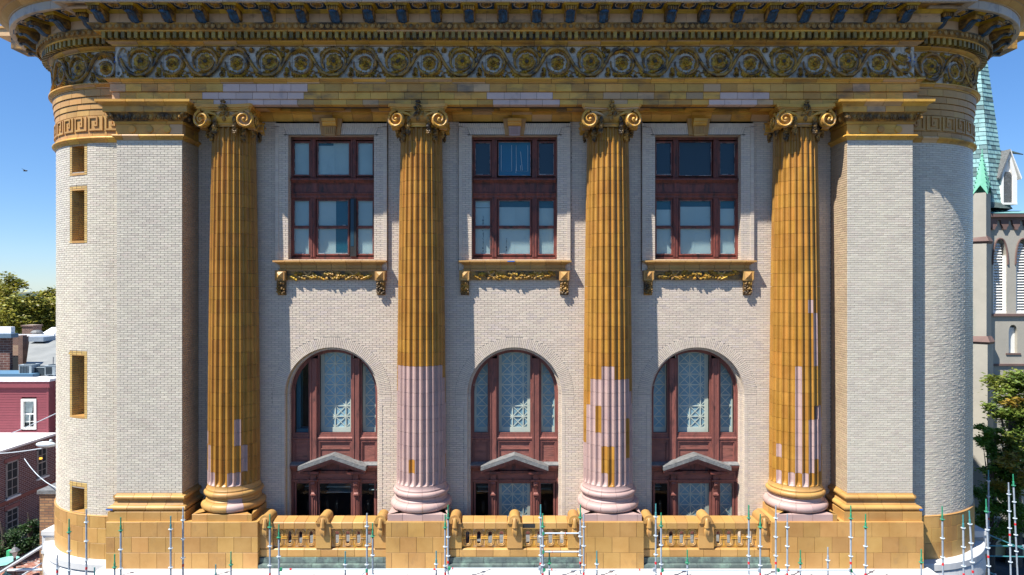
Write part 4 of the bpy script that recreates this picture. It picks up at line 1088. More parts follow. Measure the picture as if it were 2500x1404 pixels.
for wi,c in enumerate(WC):
    E=empty('upper_window',(c,YF,.9),BL)
    q=MB()   # outer frame and mullions
    q.box(c-UH,c-1.285,YF-.02,YF+.12,.9,4.75); q.box(c+1.285,c+UH,YF-.02,YF+.12,.9,4.75); q.box(c-1.285,c+1.285,YF-.018,YF+.12,4.66,4.75); q.box(c-1.285,c+1.285,YF-.03,YF+.12,.88,.97)
    ob('frame',q,wood_up,E)
    for s in (-1,1):
        for (za,zb) in ((3.46,4.66),(.97,2.82)):
            q=MB(); a,b=sorted((c+s*.555,c+s*.715)); q.box(a,b,YF-.045,YF+.1,za,zb); q.box(a+.03,a+.055,YF-.06,YF-.045,za,zb); q.box(b-.055,b-.03,YF-.06,YF-.045,za,zb); ob('mullion',q,wood_up,E)
    q=MB(); q.prismx([(YF+.1,3.30),(YF-.05,3.30),(YF-.09,3.35),(YF-.13,3.38),(YF-.13,3.42),(YF-.06,3.47),(YF+.1,3.47)],c-1.31,c+1.31); ob('transom',q,wood_up,E)
    q=MB(); q.prismx([(YF+.1,2.80),(YF-.03,2.80),(YF-.05,2.84),(YF-.05,2.90),(YF-.075,2.95),(YF-.075,2.98),(YF-.02,3.0),(YF+.1,3.0)],c-1.31,c+1.31); ob('lower_transom',q,wood_up,E)
    for a,b in ((-1.28,-.66),(-.52,.52),(.66,1.28)):
        q=MB(); q.box(c+a,c+b,YF+.0,YF+.06,3.0,3.30); ob('panel_board',q,wood_up,E)
        q=MB(); frame4(q,c+a,c+b,3.0,3.30,.035,YF-.02,YF+.0); ob('panel_moulding',q,wood_up,E)
    for a,b in ((-.66,-.52),(.52,.66)):
        q=MB(); q.box(c+a,c+b,YF-.03,YF+.06,3.0,3.30); ob('panel_stile',q,wood_up,E)
    T=PB[wi]
    cols=[(-1.235,-.775),(-.485,.485),(.775,1.235)]
    for i,(a,b) in enumerate(cols):
        if wi>0 and i==1: sashp(E,c+a-.02,c+b+.02,3.55,4.60,YF+.03,None,backs=T['t'][i],w=.022)
        else: sashp(E,c+a,c+b,3.58,4.57,YF+.0,None,backs=T['t'][i])
        a2,b2=(a,b) 
        if wi==0 and i==1: a2,b2=a-.0,b-.03
        sashp(E,c+a2,c+b2,1.97,2.74,YF+.0,None,backs=T['l'][i]); sashp(E,c+a2,c+b2,1.08,1.86,YF-.02,None,backs=T['l2'][i])
    if wi==0:   # centre sash swung in: a dark slot beside it
        q=MB(); q.box(c+.545,c+.735,YF-.075,YF-.05,.98,2.80); ob('open_slot',q,darkroom,E); q=MB(); q.box(c+.56,c+.66,YF-.08,YF-.07,1.3,2.78); ob('slot_glass',q,bluedark,E)
    if wi==1:
        q=MB(); r=.006; y=YF+.025
        for l in ([(-.42,4.50),(-.42,3.68),(-.09,3.68),(-.09,4.50)],[(.05,4.50),(.06,3.68),(.42,3.68),(.42,4.5)],[(.06,3.9),(.04,3.62)],[(.19,4.30),(.25,3.70)],[(.19,3.86),(.2,3.70)]):
            q.tube([(c+a,y,b) for a,b in l],r,4)
        ob('chalk_line',q,chalk,E)
        q=MB()
        for x,z0,z1 in ((-1.0,1.12,1.8),(-1.0,2.0,2.25),(-.26,1.15,1.55)):
            z=z0; r=random.Random(3)
            while z<z1: q.box(c+x+r.uniform(-.02,.01),c+x+r.uniform(.01,.025),YF+.048,YF+.052,z,z+.025); z+=.035
        q.box(c-1.23,c-.78,YF+.066,YF+.07,2.52,2.535)
        ob('scrawl',q,bluedark,E)
    q=MB(); q.box(c-1.33,c+1.33,YF+.13,YF+.16,.9,4.75); ob('room_back',q,darkroom,E)
    # ---------------- sill
    S=empty('window_sill',(c,YW,.05),BL); ys=YW
    def sillpath(w): return Path([(c-w,YW,-1,0),(c-w,YW-.0,-1,-1),(c+w,YW-.0,1,-1),(c+w,YW,1,0)])
    p=Path([(c-1.52,YW+.05,-1,0),(c-1.52,YW-.08,-1,-1),(c+1.52,YW-.08,1,-1),(c+1.52,YW+.05,1,0)])
    blocks('sill_block',p,[(-.1,.53),(.07,.53),(.085,.55),(.085,.575),(.05,.59),(.06,.62),(.06,.69),(.12,.74),(.18,.775),(.23,.785),(.23,.835),(-.1,.86)],.47,ochre,S,off=.2,smooth=25)
    q=MB(); q.box(c-1.3,c+1.3,YW-.07,YW+.2,.80,.885); ob('sill_top',q,ochre,S)
    q=MB(); q.box(c-1.42,c+1.42,YW-.075,YW+.02,.24,.53); ob('sill_frieze',q,ochre_dark,S)
    for s in (-1,1):
        b=empty('sill_bracket',(c+s*1.53,YW-.1,.2),BL)
        x=c+s*1.55
        q=MB(); q.box(x-.165,x+.165,YW-.20,YW,.22,.53); ob('bracket_block',q,ochre,b)
        q=MB(); q.add([(x-.12,YW-.205,.26),(x+.09,YW-.205,.26),(x+.09,YW-.205,.49),(x-.12,YW-.205,.49),(x-.015,YW-.27,.375)],[(0,1,4),(1,2,4),(2,3,4),(3,0,4)]); ob('bracket_pyramid',q,ochre,b)
        q=MB(); q.box(x+.115,x+.14,YW-.225,YW-.2,.25,.5); ob('bracket_fillet',q,ochre,b)
        q=MB(); q.prismx([(YW,.22),(YW-.15,.22),(YW-.13,.1),(YW-.07,-.1),(YW-.05,-.2),(YW,-.24)],x-.13,x+.13); ob('bracket_tail',q,ochre_dark,b)
        q=MB(); r=random.Random(8)
        for i in range(26):
            z=r.uniform(-.22,.16); q.ball((x+r.uniform(-.12,.12),YW-.15+.1*(.16-z)*.9,z),r.uniform(.025,.05),1,1,1,5,4)
        ob('acanthus_drop',q,ochre_dark,b)
    g=MB(); r=random.Random(11)
    for i in range(46):
        u=r.gauss(0,.36); u=max(-.9,min(.9,u)); g.ball((c+u,YW-.09-.045*math.exp(-u*u*4)-r.uniform(0,.02),.37+r.uniform(-.10,.08)),r.uniform(.025,.055),1,1,1,6,4)
    ob('fruit_cluster',g,leafy_m,S,stuff=True)
    for i in range(22):
        u=-1.33+2.66*(i+.5)/22; 
        if abs(u)<.35: continue
        sgn=1 if u<0 else -1
        F=lambda a,b,d:(c+a,YW-.076-d*.8,.38+b)
        ob('garland_leaf',leaf(F,(u,rnd.uniform(-.05,.05)),(0 if sgn>0 else 180)+rnd.uniform(-35,35),.24,.06,3),leafy_m,S)
    for u in (-.72,.72,-.05):
        q=MB()
        for sg in (-1,1): q.add([(c+u-.12,YW-.135+.003*sg,.38-sg*.11-.03),(c+u+.12,YW-.135+.003*sg,.38+sg*.11-.03),(c+u+.12,YW-.135+.003*sg,.38+sg*.11+.04),(c+u-.12,YW-.135+.003*sg,.38-sg*.11+.04),(c+u-.12,YW-.09,.38-sg*.11-.03),(c+u+.12,YW-.09,.38+sg*.11-.03)],[(0,1,2,3),(4,5,1,0)])
        ob('ribbon',q,ochre,S)
    if wi==1:
        q=MB(); q.box(c-.22,c+.0,YW-.315,YW-.311,.795,.825); ob('blue_tape',q,tape,S)
    if wi==0:
        pass
# ================================================================ arched windows
YL=1.44
def zl(py): return zz(py,YL)
LZB=-7.75
LP=[dict(up=['d','l','l'],lo=['d','d','d']),dict(up=['l','l','l'],lo=['d','l','d']),dict(up=['l','l','l'],lo=['d','l','l'])]
def archz(u,r): return AZ+math.sqrt(max(r*r-u*u,0))
def lattice(E,x0,x1,z0,z1,y,cx,rc):
    q=MB(); q.box(x0-.03,x1+.03,y+.03,y+.05,z0-.03,z1+.03); ob('frosted_panel',q,frost,E)
    q=MB(); cs=.345; m=.10; w=.017
    f0,f1,g0,g1=x0+m*.9,x1-m*.9,z0+m*1.3,z1-m*.7
    if (x1-x0)<.7: f0,f1=x0+.06,x1-.01
    # solid border
    q.box(x0-.03,f0,y,y+.025,z0-.03,z1+.03); q.box(f1,x1+.03,y,y+.025,z0-.03,z1+.03); q.box(f0,f1,y+.001,y+.025,z0-.03,g0); q.box(f0,f1,y+.001,y+.025,g1,z1+.03)
    ax=cs; n=math.ceil((f1-f0)/ax-.12); nz=max(1,round((g1-g0)/cs)); az=(g1-g0)/nz
    for i in range(1,n):
        x=f0+ax*i
        if x<f1: q.box(x-w,x+w,y+.002,y+.022,g0,g1)
    for i in range(1,nz): q.box(f0,f1,y+.004,y+.022,g0+az*i-w,g0+az*i+w)
    for i in range(n):
        for j in range(nz):
            xa,za=f0+ax*i,g0+az*j; xb,zb=min(xa+ax,f1),za+az
            fr=(xb-xa)/ax
            for d,(p0,p1) in enumerate((((xa,za),(xb,za+az*fr)),((xa,zb),(xb,zb-az*fr)))):
                dx,dz=p1[0]-p0[0],p1[1]-p0[1]; L=math.hypot(dx,dz); nx_,nz_=-dz/L*w*.75,dx/L*w*.75; yy=y+.008+.003*d
                q.add([(p0[0]-nx_,yy,p0[1]-nz_),(p1[0]-nx_,yy,p1[1]-nz_),(p1[0]+nx_,yy,p1[1]+nz_),(p0[0]+nx_,yy,p0[1]+nz_)],[(0,1,2,3)])
                q.add([(p0[0]-nx_,yy,p0[1]-nz_),(p1[0]-nx_,yy,p1[1]-nz_),(p1[0]-nx_,yy+.018,p1[1]-nz_),(p0[0]-nx_,yy+.018,p0[1]-nz_)],[(0,1,2,3)])
    ob('lattice',q,lattm,E)
for wi,c in enumerate(WC):
    E=empty('arched_window',(c,YL,-7.8),BL); T=LP[wi]
    # arched outer frame as a sweep of mouldings
    n=36; ro=AR2+.01
    for (r1,r0,y0,y1) in ((ro,ro-.045,YL-.05,YL+.1),(ro-.045,ro-.075,YL-.015,YL+.1)):
        q=MB(); vs=[];fs=[]
        path=[(c-r1,LZB,c-r0,LZB)]+[(c-r1*math.cos(PI*i/n),AZ+r1*math.sin(PI*i/n),c-r0*math.cos(PI*i/n),AZ+r0*math.sin(PI*i/n)) for i in range(n+1)]+[(c+r1,LZB,c+r0,LZB)]
        for a,b,e_,d in path: vs+=[(a,y0,b),(e_,y0,d),(e_,y1,d),(a,y1,b)]
        for i in range(len(path)-1):
            for j in range(4): fs.append((i*4+j,i*4+(j+1)%4,i*4+4+(j+1)%4,i*4+4+j))
        q.add(vs,fs); ob('arched_frame',q,wood,E)
    UB=-4.63   # bottom of arched panes
    # mullions (clipped by the arch)
    for s in (-1,1):
        x0,x1=sorted((c+s*.555,c+s*.80)); zt=archz(.80,ro-.07)
        q=MB(); 
        for a,b,y in ((x0,x1,YL-.06),(x0+.025,x0+.06,YL-.08),(x1-.06,x1-.025,YL-.08)):
            q.box(a,b,y,YL+.08,-5.60,zt+.03)
        ob('mullion',q,wood,E)
    # sashes: stiles following the arch
    def sash_arch(a,b,kind):
        rin=ro-.115; w=.055
        m=16; top=[(a+(b-a)*i/m) for i in range(m+1)]
        zin=[archz(u,rin) for u in top]; zo=[archz(max(-rin-.05,min(rin+.05,u)),ro-.06) for u in top]
        q=MB()
        for i in range(m):
            q.add([(c+top[i],YL,zin[i]),(c+top[i+1],YL,zin[i+1]),(c+top[i+1],YL,zo[i+1]+.01),(c+top[i],YL,zo[i]+.01),(c+top[i],YL+.04,zin[i]),(c+top[i+1],YL+.04,zin[i+1])],[(0,1,2,3),(4,5,1,0)])
        za=archz(a,ro-.06); zb=archz(b,ro-.06)
        q.box(c+a-w,c+a,YL,YL+.05,UB-.07,max(za,UB)) if a>-1.25 else None
        q.box(c+b,c+b+w,YL,YL+.05,UB-.07,max(zb,UB)) if b<1.25 else None
        if a<-1.25: q.box(c+a-w,c+a,YL,YL+.05,UB-.07,AZ+.2)
        if b>1.25: q.box(c+b,c+b+w,YL,YL+.05,UB-.07,AZ+.2)
        q.box(c+a,c+b,YL+.002,YL+.05,UB-.08,UB)
        ob('sash',q,wood,E)
        gz=MB(); vs=[(c+u,YL+.03,z) for u,z in zip(top,zin)]+[(c+b,YL+.03,UB),(c+a,YL+.03,UB)]; gz.add(vs,[tuple(range(len(vs)))]); ob('pane',gz,glass,E)
        if kind=='l': lattice(E,c+a,c+b,UB,max(zin)+.02,YL+.24,c,rin)
        else:
            q=MB(); q.box(c+a-.03,c+a+.10,YL+.25,YL+.5,UB-.05,AZ+.9); q.box(c+a,c+b,YL+.15,YL+.5,UB-.1,UB+.10); ob('inner_jamb',q,bluepanel,E)
    cols=[(-1.285,-.855),(-.50,.50),(.855,1.285)]
    for (a,b),k in zip(cols,T['up']): sash_arch(a,b,k)
    # rail, panels
    for (a,b) in ((-1.35,-.80),(-.555,.555),(.80,1.35)):
        q=MB(); q.prismx([(YL+.06,-4.86),(YL-.03,-4.86),(YL-.055,-4.83),(YL-.055,-4.79),(YL-.02,-4.76),(YL-.02,-4.70),(YL+.06,-4.70)],c+a,c+b); ob('rail',q,wood,E)
        q=MB(); q.box(c+a,c+b,YL+.02,YL+.06,-5.62,-4.86); ob('panel_board',q,woodh,E)
        q=MB(); frame4(q,c+a+.0,c+b-.0,-5.60,-4.86,.06,YL-.03,YL+.02,wb=.06); frame4(q,c+a+.06,c+b-.06,-5.54,-4.92,.03,YL-.012,YL+.02); ob('panel_moulding',q,wood,E)
        if b-a>1: 
            q=MB(); q.box(c+a+.09,c+b-.09,YL-.006,YL+.02,-5.16,-5.13); ob('panel_bead',q,woodh,E)
    # cornice with broken line and low gable
    C=empty('door_pediment',(c,YL,-5.9),BL)
    yc=YL-.34
    for s in (-1,1):
        a,b=sorted((c+s*.93,c+s*1.41)); q=MB(); q.prismx([(YL,-5.84),(YL-.06,-5.84),(YL-.08,-5.78),(YL-.14,-5.75),(YL-.16,-5.70),(YL-.20,-5.68),(YL-.20,-5.62),(YL,-5.62)],a,b); ob('side_cornice',q,wood,C)
        q=MB(); q.prismx([(YL,-5.62),(YL-.215,-5.625),(YL-.215,-5.605),(YL,-5.54)],a,b+(.02 if s>0 else 0)); ob('lead_capping',q,lead,C)
        # raking member
        ang=math.atan2(.36,1.05)
        def rk(mat_,t0,t1,yf,nm,ext=0):
            q=MB(); P0=(0.,-5.27); P1=(s*(1.04+ext),-5.27-.36*(1.04+ext)/1.04)
            pts=[(c+P0[0],P0[1]+t1),(c+P1[0],P1[1]+t1),(c+P1[0],P1[1]+t0),(c+P0[0],P0[1]+t0)]
            if s<0: pts=pts[::-1]
            q.prismy(pts[::-1],yf,YL); ob(nm,q,mat_,C)
        rk(lead,-.03,.03,yc-.10,'lead_capping',.02); rk(lead,-.095,-.03,yc-.105,'lead_drip',.02); rk(wood,-.18,-.095,yc-.04,'raking_cornice'); rk(wood,-.27,-.18,yc+.08,'raking_bed',-.06)
    q=MB(); q.prismy([(c-.85,-5.82),(c+.85,-5.82),(c,-5.50)],YL-.03,YL); ob('tympanum',q,wood_up,C)
    q=MB(); q.box(c-1.02,c-.45,YL-.30,YL,-5.88,-5.80); q.box(c+.45,c+1.02,YL-.30,YL,-5.88,-5.80); q.box(c-.45,c+.45,YL-.10,YL,-5.90,-5.83); ob('pediment_base',q,wood_up,C)
    q=MB(); q.box(c-1.35,c+1.35,YL-.02,YL+.05,-6.12,-5.84); ob('frieze_board',q,woodh,C)
    for a,b in ((-1.29,-.76),(-.55,.55),(.76,1.29)):
        q=MB(); frame4(q,c+a,c+b,-6.11,-5.87,.03,YL-.035,YL-.02); ob('panel_moulding',q,wood,C)
    q=MB(); q.box(c-1.35,c+1.35,YL-.05,YL+.03,-6.19,-6.12); ob('lintel_bead',q,wood,C)
    for s in (-1,1):
        b=empty('door_bracket',(c+s*.65,YL-.1,-6.4),BL); x=c+s*.675
        q=MB(); q.box(x-.15,x+.15,YL-.19,YL-.02,-5.93,-5.86); ob('bracket_head',q,wood_up,b)
        q=MB(); q.box(x-.085,x+.085,YL-.12,YL-.02,-6.13,-5.93); ob('bracket_neck',q,wood,b)
        q=MB(); q.prismx([(YL,-6.16),(YL-.14,-6.16),(YL-.17,-6.13),(YL-.17,-6.09),(YL,-6.09)],x-.14,x+.14); ob('bracket_cap',q,wood,b)
        q=MB(); q.prismx([(YL,-6.16),(YL-.13,-6.16),(YL-.145,-6.22),(YL-.12,-6.30),(YL-.075,-6.42),(YL-.06,-6.52),(YL-.10,-6.56),(YL-.10,-6.60),(YL,-6.62)],x-.065,x+.065); ob('console',q,wood,b)
        q=MB(); q.box(x-.085,x+.085,YL-.13,YL,-6.60,-6.57); q.ball((x,YL-.06,-6.66),.05,1,1,1,8,5); q.tube([(x-.06,YL-.15,-6.27),(x,YL-.165,-6.25),(x+.06,YL-.15,-6.27)],.012,5); ob('console_drop',q,wood,b)
        q=MB(); q.box(x-.10,x+.10,YL-.05,YL+.08,LZB,-6.16); q.box(x-.055,x-.02,YL-.07,YL-.05,LZB,-6.6); q.box(x+.02,x+.055,YL-.07,YL-.05,LZB,-6.6); ob('door_post',q,wood,E)
    for (a,b),k in zip([(-1.24,-.84),(-.50,.50),(.84,1.24)],T['lo']):
        q=MB(); frame4(q,c+a-.06,c+b+.06,LZB,-6.19,.06,YL,YL+.05); ob('door_leaf',q,wood,E)
        q=MB(); q.add([(c+a,YL+.03,LZB),(c+b,YL+.03,LZB),(c+b,YL+.03,-6.25),(c+a,YL+.03,-6.25)],[(0,1,2,3)]); ob('pane',q,glass,E)
        if k=='l': lattice(E,c+a,c+b,LZB+.3,-6.23,YL+.16,c,1)
        else:
            q=MB(); z=-7.0+rnd.uniform(-.1,.1)
            for zq in (-6.42,-6.62,-6.78): q.box(c+a,c+b,2.2+rnd.uniform(0,.5),2.75,zq,zq+.02)
            ob('ceiling_light_strip',q,board,E)
    q=MB(); q.box(c-1.31,c+1.31,YL-.03,YL+.06,LZB-.1,LZB); ob('threshold',q,wood,E)
q=MB(); c=WC[0]; rr_=ARad-.008
q.tube([(c-rr_,YW+.17,-7.8),(c-rr_,YW+.17,AZ)]+[(c-rr_*math.cos(PI*i/20),YW+.17,AZ+rr_*math.sin(PI*i/20)) for i in range(1,10)],.014,5); ob('rusty_cable',q,brick_y,BL)
# ================================================================ balcony, balustrade
q=MB(); q.box(-7.6,7.6,.0,YW+.5,-8.3,-7.88); ob('balcony_floor',q,lead,BL)
for bi,(b0,b1) in enumerate(((-7.545,-3.80),(-1.94,1.94),(3.80,7.545))):
    E=empty('balustrade',((b0+b1)/2,0,-8.0),BL); Y0=-.09
    p=Path([(b0,Y0,0,-1),(b1,Y0,0,-1)])
    blocks('base_rail_block',p,[(-.40,-7.98),(.0,-7.98),(.0,-7.775),(-.03,-7.745),(-.40,-7.72)],.5,ochre,E,off=.2)
    blocks('copper_upstand',Path([(b0,-.115,0,-1),(b1,-.115,0,-1)]),[(-.1,-8.13),(.04,-8.13),(.02,-7.99),(-.1,-7.985)],.66,copper,E,off=.3,gap=.006)
    blocks('copper_apron',Path([(b0-.03,-.2,0,-1),(b1+.03,-.2,0,-1)]),[(-.2,-8.25),(.04,-8.25),(.035,-8.17),(-.05,-8.14),(-.2,-8.12)],.95,copper,E,off=.3,gap=.006)
    # posts
    mid=(b0+b1)/2; L=b1-b0
    posts=[b0+.17,mid,b1-.17] 
    for pi,x in enumerate(posts):
        P=empty('scroll_post',(x,Y0,-7.7),BL); w=.225 if pi==1 else .20
        q=MB(); q.box(x-w,x+w,Y0-.015,Y0+.42,-7.725,-7.34); ob('post_block',q,ochre,P)
        q=MB(); q.box(x-w,x+w,Y0-.015,Y0+.42,-7.335,-6.98); ob('post_block',q,ochre,P)
        q=MB(); n=14; r=.165; pts=[(x+r*math.cos(PI*i/n),-6.90+r*math.sin(PI*i/n)) for i in range(n+1)]; pts=[(x+w,-6.98),(x+r,-6.93)]+pts+[(x-r,-6.93),(x-w,-6.98)]
        q.prismy(pts,Y0-.06,Y0+.50); ob('post_roll',q,ochre,P,smooth=30)
        q=MB(); r=.09
        q.tube([(x+.085*math.cos(R(a)),Y0-.065,-6.90+.085*math.sin(R(a))) for a in range(-30,211,24)],.018,5); ob('roll_rim',q,ochre,P)
        q=MB(); q.tube([(x,Y0-.04,-6.84),(x,Y0-.07,-6.88),(x,Y0-.085,-6.98),(x,Y0-.08,-7.06)],[.05,.06,.062,.075],8); q.tube([(x,Y0-.08,-7.06),(x,Y0-.08,-7.085)],[.08,.08],8); ob('bell_cap',q,ochre,P,smooth=40)
        for k,(dx,a,l) in enumerate(((-.04,-100,.30),(.04,-80,.32),(0,-92,.26))):
            q=MB(); q.tube([(x+dx*.5,Y0-.06,-7.07),(x+dx,Y0-.09,-7.18),(x+dx*.8,Y0-.085,-7.28),(x+dx*.2,Y0-.05,-7.08-l)],[.03,.045,.04,.012],6); ob('bell_petal',q,ochre,P,smooth=50)
    for h0,h1 in ((posts[0]+.20,mid-.225),(mid+.225,posts[2]-.20)):
        pp=Path([(h0,Y0,0,-1),(h1,Y0,0,-1)])
        blocks('coping_block',pp,[(-.46,-7.15),(.0,-7.15),(.0,-6.985),(-.02,-6.96),(-.42,-6.90),(-.46,-6.93)],(h1-h0)/4,ochre,E,gap=.008)
        if bi==1 and h0>mid:
            q=MB(); q.box(h0+.02,h0+.38,Y0-.004,Y0+.02,-7.12,-7.0); ob('broken_coping',q,darkroom,E,label='broken dark hole in the coping')
        n=4; w=(h1-h0)/n
        for i in range(n):
            cx=h0+w*(i+.5); q=MB(); yb=Y0+.06; zc=-7.435; hz=.285; sl=.058
            # plate with slot: left and right webs plus top and bottom
            q.box(cx-w/2+.001,cx-sl,yb+.035,yb+.12,zc-hz,zc+hz); q.box(cx+sl,cx+w/2-.001,yb+.035,yb+.12,zc-hz,zc+hz)
            q.box(cx-sl,cx+sl,yb+.037,yb+.12,zc+hz-.05,zc+hz); q.box(cx-sl,cx+sl,yb+.037,yb+.12,zc-hz,zc-hz+.05)
            ob('pierced_plate',q,ochre_ent,E)
            q=MB()
            for rr in (.075,.115):
                top=[(cx-rr,zc+.05)]+[(cx-rr*math.cos(PI*k/8),zc+.13+rr*math.sin(PI*k/8)) for k in range(9)]+[(cx+rr,zc+.05)]
                q.tube([(a,yb+.03,b) for a,b in top],.021,5)
                bot=[(cx-rr,zc-.05)]+[(cx-rr*math.cos(PI*k/8),zc-.13-rr*math.sin(PI*k/8)) for k in range(9)]+[(cx+rr,zc-.05)]
                q.tube([(a,yb+.03,b) for a,b in bot],.021,5)
            ob('guilloche_loop',q,ochre,E,smooth=50)
            q=MB()
            for zq in (-.022,.022): 
                q.box(cx-w/2+.002,cx-.065,yb+.0,yb+.035,zc+zq-.013,zc+zq+.013); q.box(cx+.065,cx+w/2-.002,yb+.0,yb+.035,zc+zq-.013,zc+zq+.013)
            for k in (-.035,0,.035):
                q.tube([(cx+w/2+k-.0,yb+.03,zc+.05),(cx+w/2+k,yb+.03,zc+.17)],.011,4); q.tube([(cx+w/2+k,yb+.03,zc-.05),(cx+w/2+k*1.2,yb+.03,zc-.24)],.012,4)
            ob('reed_band',q,ochre_ent,E,stuff=True)
# ================================================================ white ledge
q=MB()
LG=[(-.5,-8.35),(-.5,-8.30),(.0,-8.265),(.70,-8.30),(.72,-8.32),(.72,-8.52),(.66,-8.56),(.60,-8.60),(.60,-8.75),(.2,-8.9),(.2,-9.3)]
p=Path([(-12.22,PY,0,-1),(12.22,PY,0,-1)])
blocks('ledge_slab',p,[(-.5,-8.6),(-.5,-8.305),(.0,-8.27),(.94,-8.31),(.95,-8.33),(.95,-8.55),(.88,-8.6)],1.22,white,BL,gap=.005)
q.box(-12.2,12.2,-.9,1,-9.2,-8.6); 
for s in (-1,1):
    p=arcp(s,11.9)
    blocks('ledge_ring',p,[(-.4,-8.33),(.05,-8.285),(.31,-8.31),(.33,-8.33),(.33,-8.52),(.25,-8.56),(-.4,-8.56)],1.5,white,BL,gap=.005)
    blocks('lower_ledge_ring',p,[(-.4,-8.56),(.26,-8.57),(.31,-8.60),(.36,-8.95),(.33,-9.2),(-.4,-9.2)],1.5,white,BL,gap=.005)
    sweep(q,p.sub(0,p.L),[(-.4,-15),(.1,-15),(.1,-9.2),(-.4,-9.2)])
q.box(-12.2,12.2,.1,1,-15,-9.2)
ob('lower_storey_wall',q,white,BL)
# side balcony piers and side pavilion cornices
for s in (-1,1):
    x=s*17.4
    E=empty('side_pier',(s*15.2,2.8,-15),BL)
    a,b=sorted((s*14.6,s*15.5))
    q=MB(); q.box(a,b,2.0,3.6,-8.12,-7.98); q.box(a,b-.02 if s>0 else b,2.04,3.6,-8.62,-8.12); q.box(a,b,2.0,3.6,-8.72,-8.62); ob('pier_cap',q,white,E)
    q=MB(); q.box(a+.12,b-.12,2.015,2.04,-8.55,-8.2); ob('pier_panel',q,mortar,E)
    q=MB(); q.box(a,b,2.05,3.6,-15,-8.72); ob('pier_shaft',q,brick_side,E)
    C=empty('side_cornice',(s*17,9,8),BL)
    a,b=sorted((s*15.5,s*19.8))
    q=MB(); q.box(a,b,5.2,6.4,9.73,9.82); ob('cornice_slab',q,ochre,C)
    a,b=sorted((s*15.5,s*19.45)); q=MB(); q.box(a,b,5.25,6.3,9.46,9.73); ob('cornice_bed',q,ochre_ent,C)
    a,b=sorted((s*15.5,s*18.95)); q=MB(); q.box(a,b,5.3,6.2,9.0,9.46); ob('cornice_brackets',q,ochre_dark,C)
    a,b=sorted((s*15.5,s*17.2)); q=MB(); q.box(a,b,6.0,14,-7,7.9); ob('pavilion_wall',q,brickm,C) if False else None
# taped end marks on the pilaster bases
q=MB(); q.box(-12.06,-11.86,-.19,-.186,-6.57,-6.53); ob('blue_tape',q,tape,BL); q=MB(); q.box(11.93,12.04,-.19,-.186,-6.57,-6.53); ob('blue_tape',q,tape,BL)
# ================================================================ SETTING
GZ=-15
asph=pmat('asphalt',(.055,.055,.058),(.04,.04,.043),rough=.9,var=0,ns=4,bump=.3,dirt=((.12,.11,.10),.3,.5,(1,1,1),.5))
grd=pmat('dry_grass_ground',(.10,.09,.05),(.06,.07,.03),rough=.95,var=0,ns=.3)
q=MB(); q.add([(-1500,-400,GZ),(1500,-400,GZ),(1500,2500,GZ),(-1500,2500,GZ)],[(0,1,2,3)]); struct('ground',q,grd)
q=MB(); q.add([(16.5,-60,GZ+.006),(36,-60,GZ+.006),(30,19,GZ+.006),(17,19,GZ+.006)],[(0,1,2,3)]); struct('street',q,asph)
q=MB(); q.add([(-60,-80,GZ+.005),(60,-80,GZ+.005),(60,-3,GZ+.005),(-60,-3,GZ+.005)],[(0,1,2,3)]); struct('front_street',q,asph)
pave=pmat('red_brick_paver',(.26,.10,.07),(.34,.16,.11),rough=.9,var=.35,ns=2,bump=.2,alt=((.42,.34,.30),.25,.8))
pj=pmat('paver_joint',(.16,.13,.11),rough=.95,var=0)
def redbrick(name,c1,c2,alt=None,mort=(.32,.26,.21),scale=1.0,white_=0.0):
    m=bpy.data.materials.new(name); nt,N,L,B=nodes(m)
    g=N.new('ShaderNodeNewGeometry'); 
    sx=N.new('ShaderNodeSeparateXYZ'); L.new(g.outputs['Position'],sx.inputs[0])
    ad=N.new('ShaderNodeMath'); ad.operation='ADD'; L.new(sx.outputs[0],ad.inputs[0]); L.new(sx.outputs[1],ad.inputs[1])
    cx=N.new('ShaderNodeCombineXYZ'); L.new(ad.outputs[0],cx.inputs[0]); L.new(sx.outputs[2],cx.inputs[1])
    b=N.new('ShaderNodeTexBrick'); L.new(cx.outputs[0],b.inputs[0]); b.inputs['Scale'].default_value=1; b.inputs['Brick Width'].default_value=.22*scale; b.inputs['Row Height'].default_value=.075*scale
    b.inputs['Mortar Size'].default_value=.012; b.inputs['Color1'].default_value=(*c1,1); b.inputs['Color2'].default_value=(*c2,1); b.inputs['Mortar'].default_value=(*mort,1)
    n=N.new('ShaderNodeTexNoise'); n.inputs['Scale'].default_value=1.2; n.inputs['Detail'].default_value=6; L.new(g.outputs['Position'],n.inputs[0])
    r=N.new('ShaderNodeMapRange'); r.inputs[1].default_value=.45; r.inputs[2].default_value=.75; r.inputs[4].default_value=.55; L.new(n.outputs[0],r.inputs[0])
    mx=N.new('ShaderNodeMix'); mx.data_type='RGBA'; L.new(r.outputs[0],mx.inputs[0]); L.new(b.outputs[0],mx.inputs[6]); mx.inputs[7].default_value=(*(alt or (.05,.03,.03)),1)
    L.new(mx.outputs[2],B.inputs['Base Color']); B.inputs['Roughness'].default_value=.9
    bp=N.new('ShaderNodeBump'); bp.inputs['Distance'].default_value=.02; L.new(b.outputs['Fac'],bp.inputs['Height']); bp.invert=True; L.new(bp.outputs[0],B.inputs['Normal'])
    return m
brA=redbrick('old_red_brick_wall',(.16,.055,.04),(.10,.035,.03))
brB=redbrick('whitewashed_brick_wall',(.17,.065,.05),(.12,.045,.04),alt=(.22,.15,.15),mort=(.42,.37,.37),scale=1.6)
brC=redbrick('tan_brick_wall',(.36,.20,.09),(.24,.12,.06),mort=(.12,.09,.07),scale=1.5)
brD=redbrick('coarse_dark_brick_wall',(.17,.07,.05),(.11,.045,.035),mort=(.40,.33,.28),scale=2.4)
trim2=pmat('grey_sash_paint',(.30,.275,.25),rough=.7,var=.04)
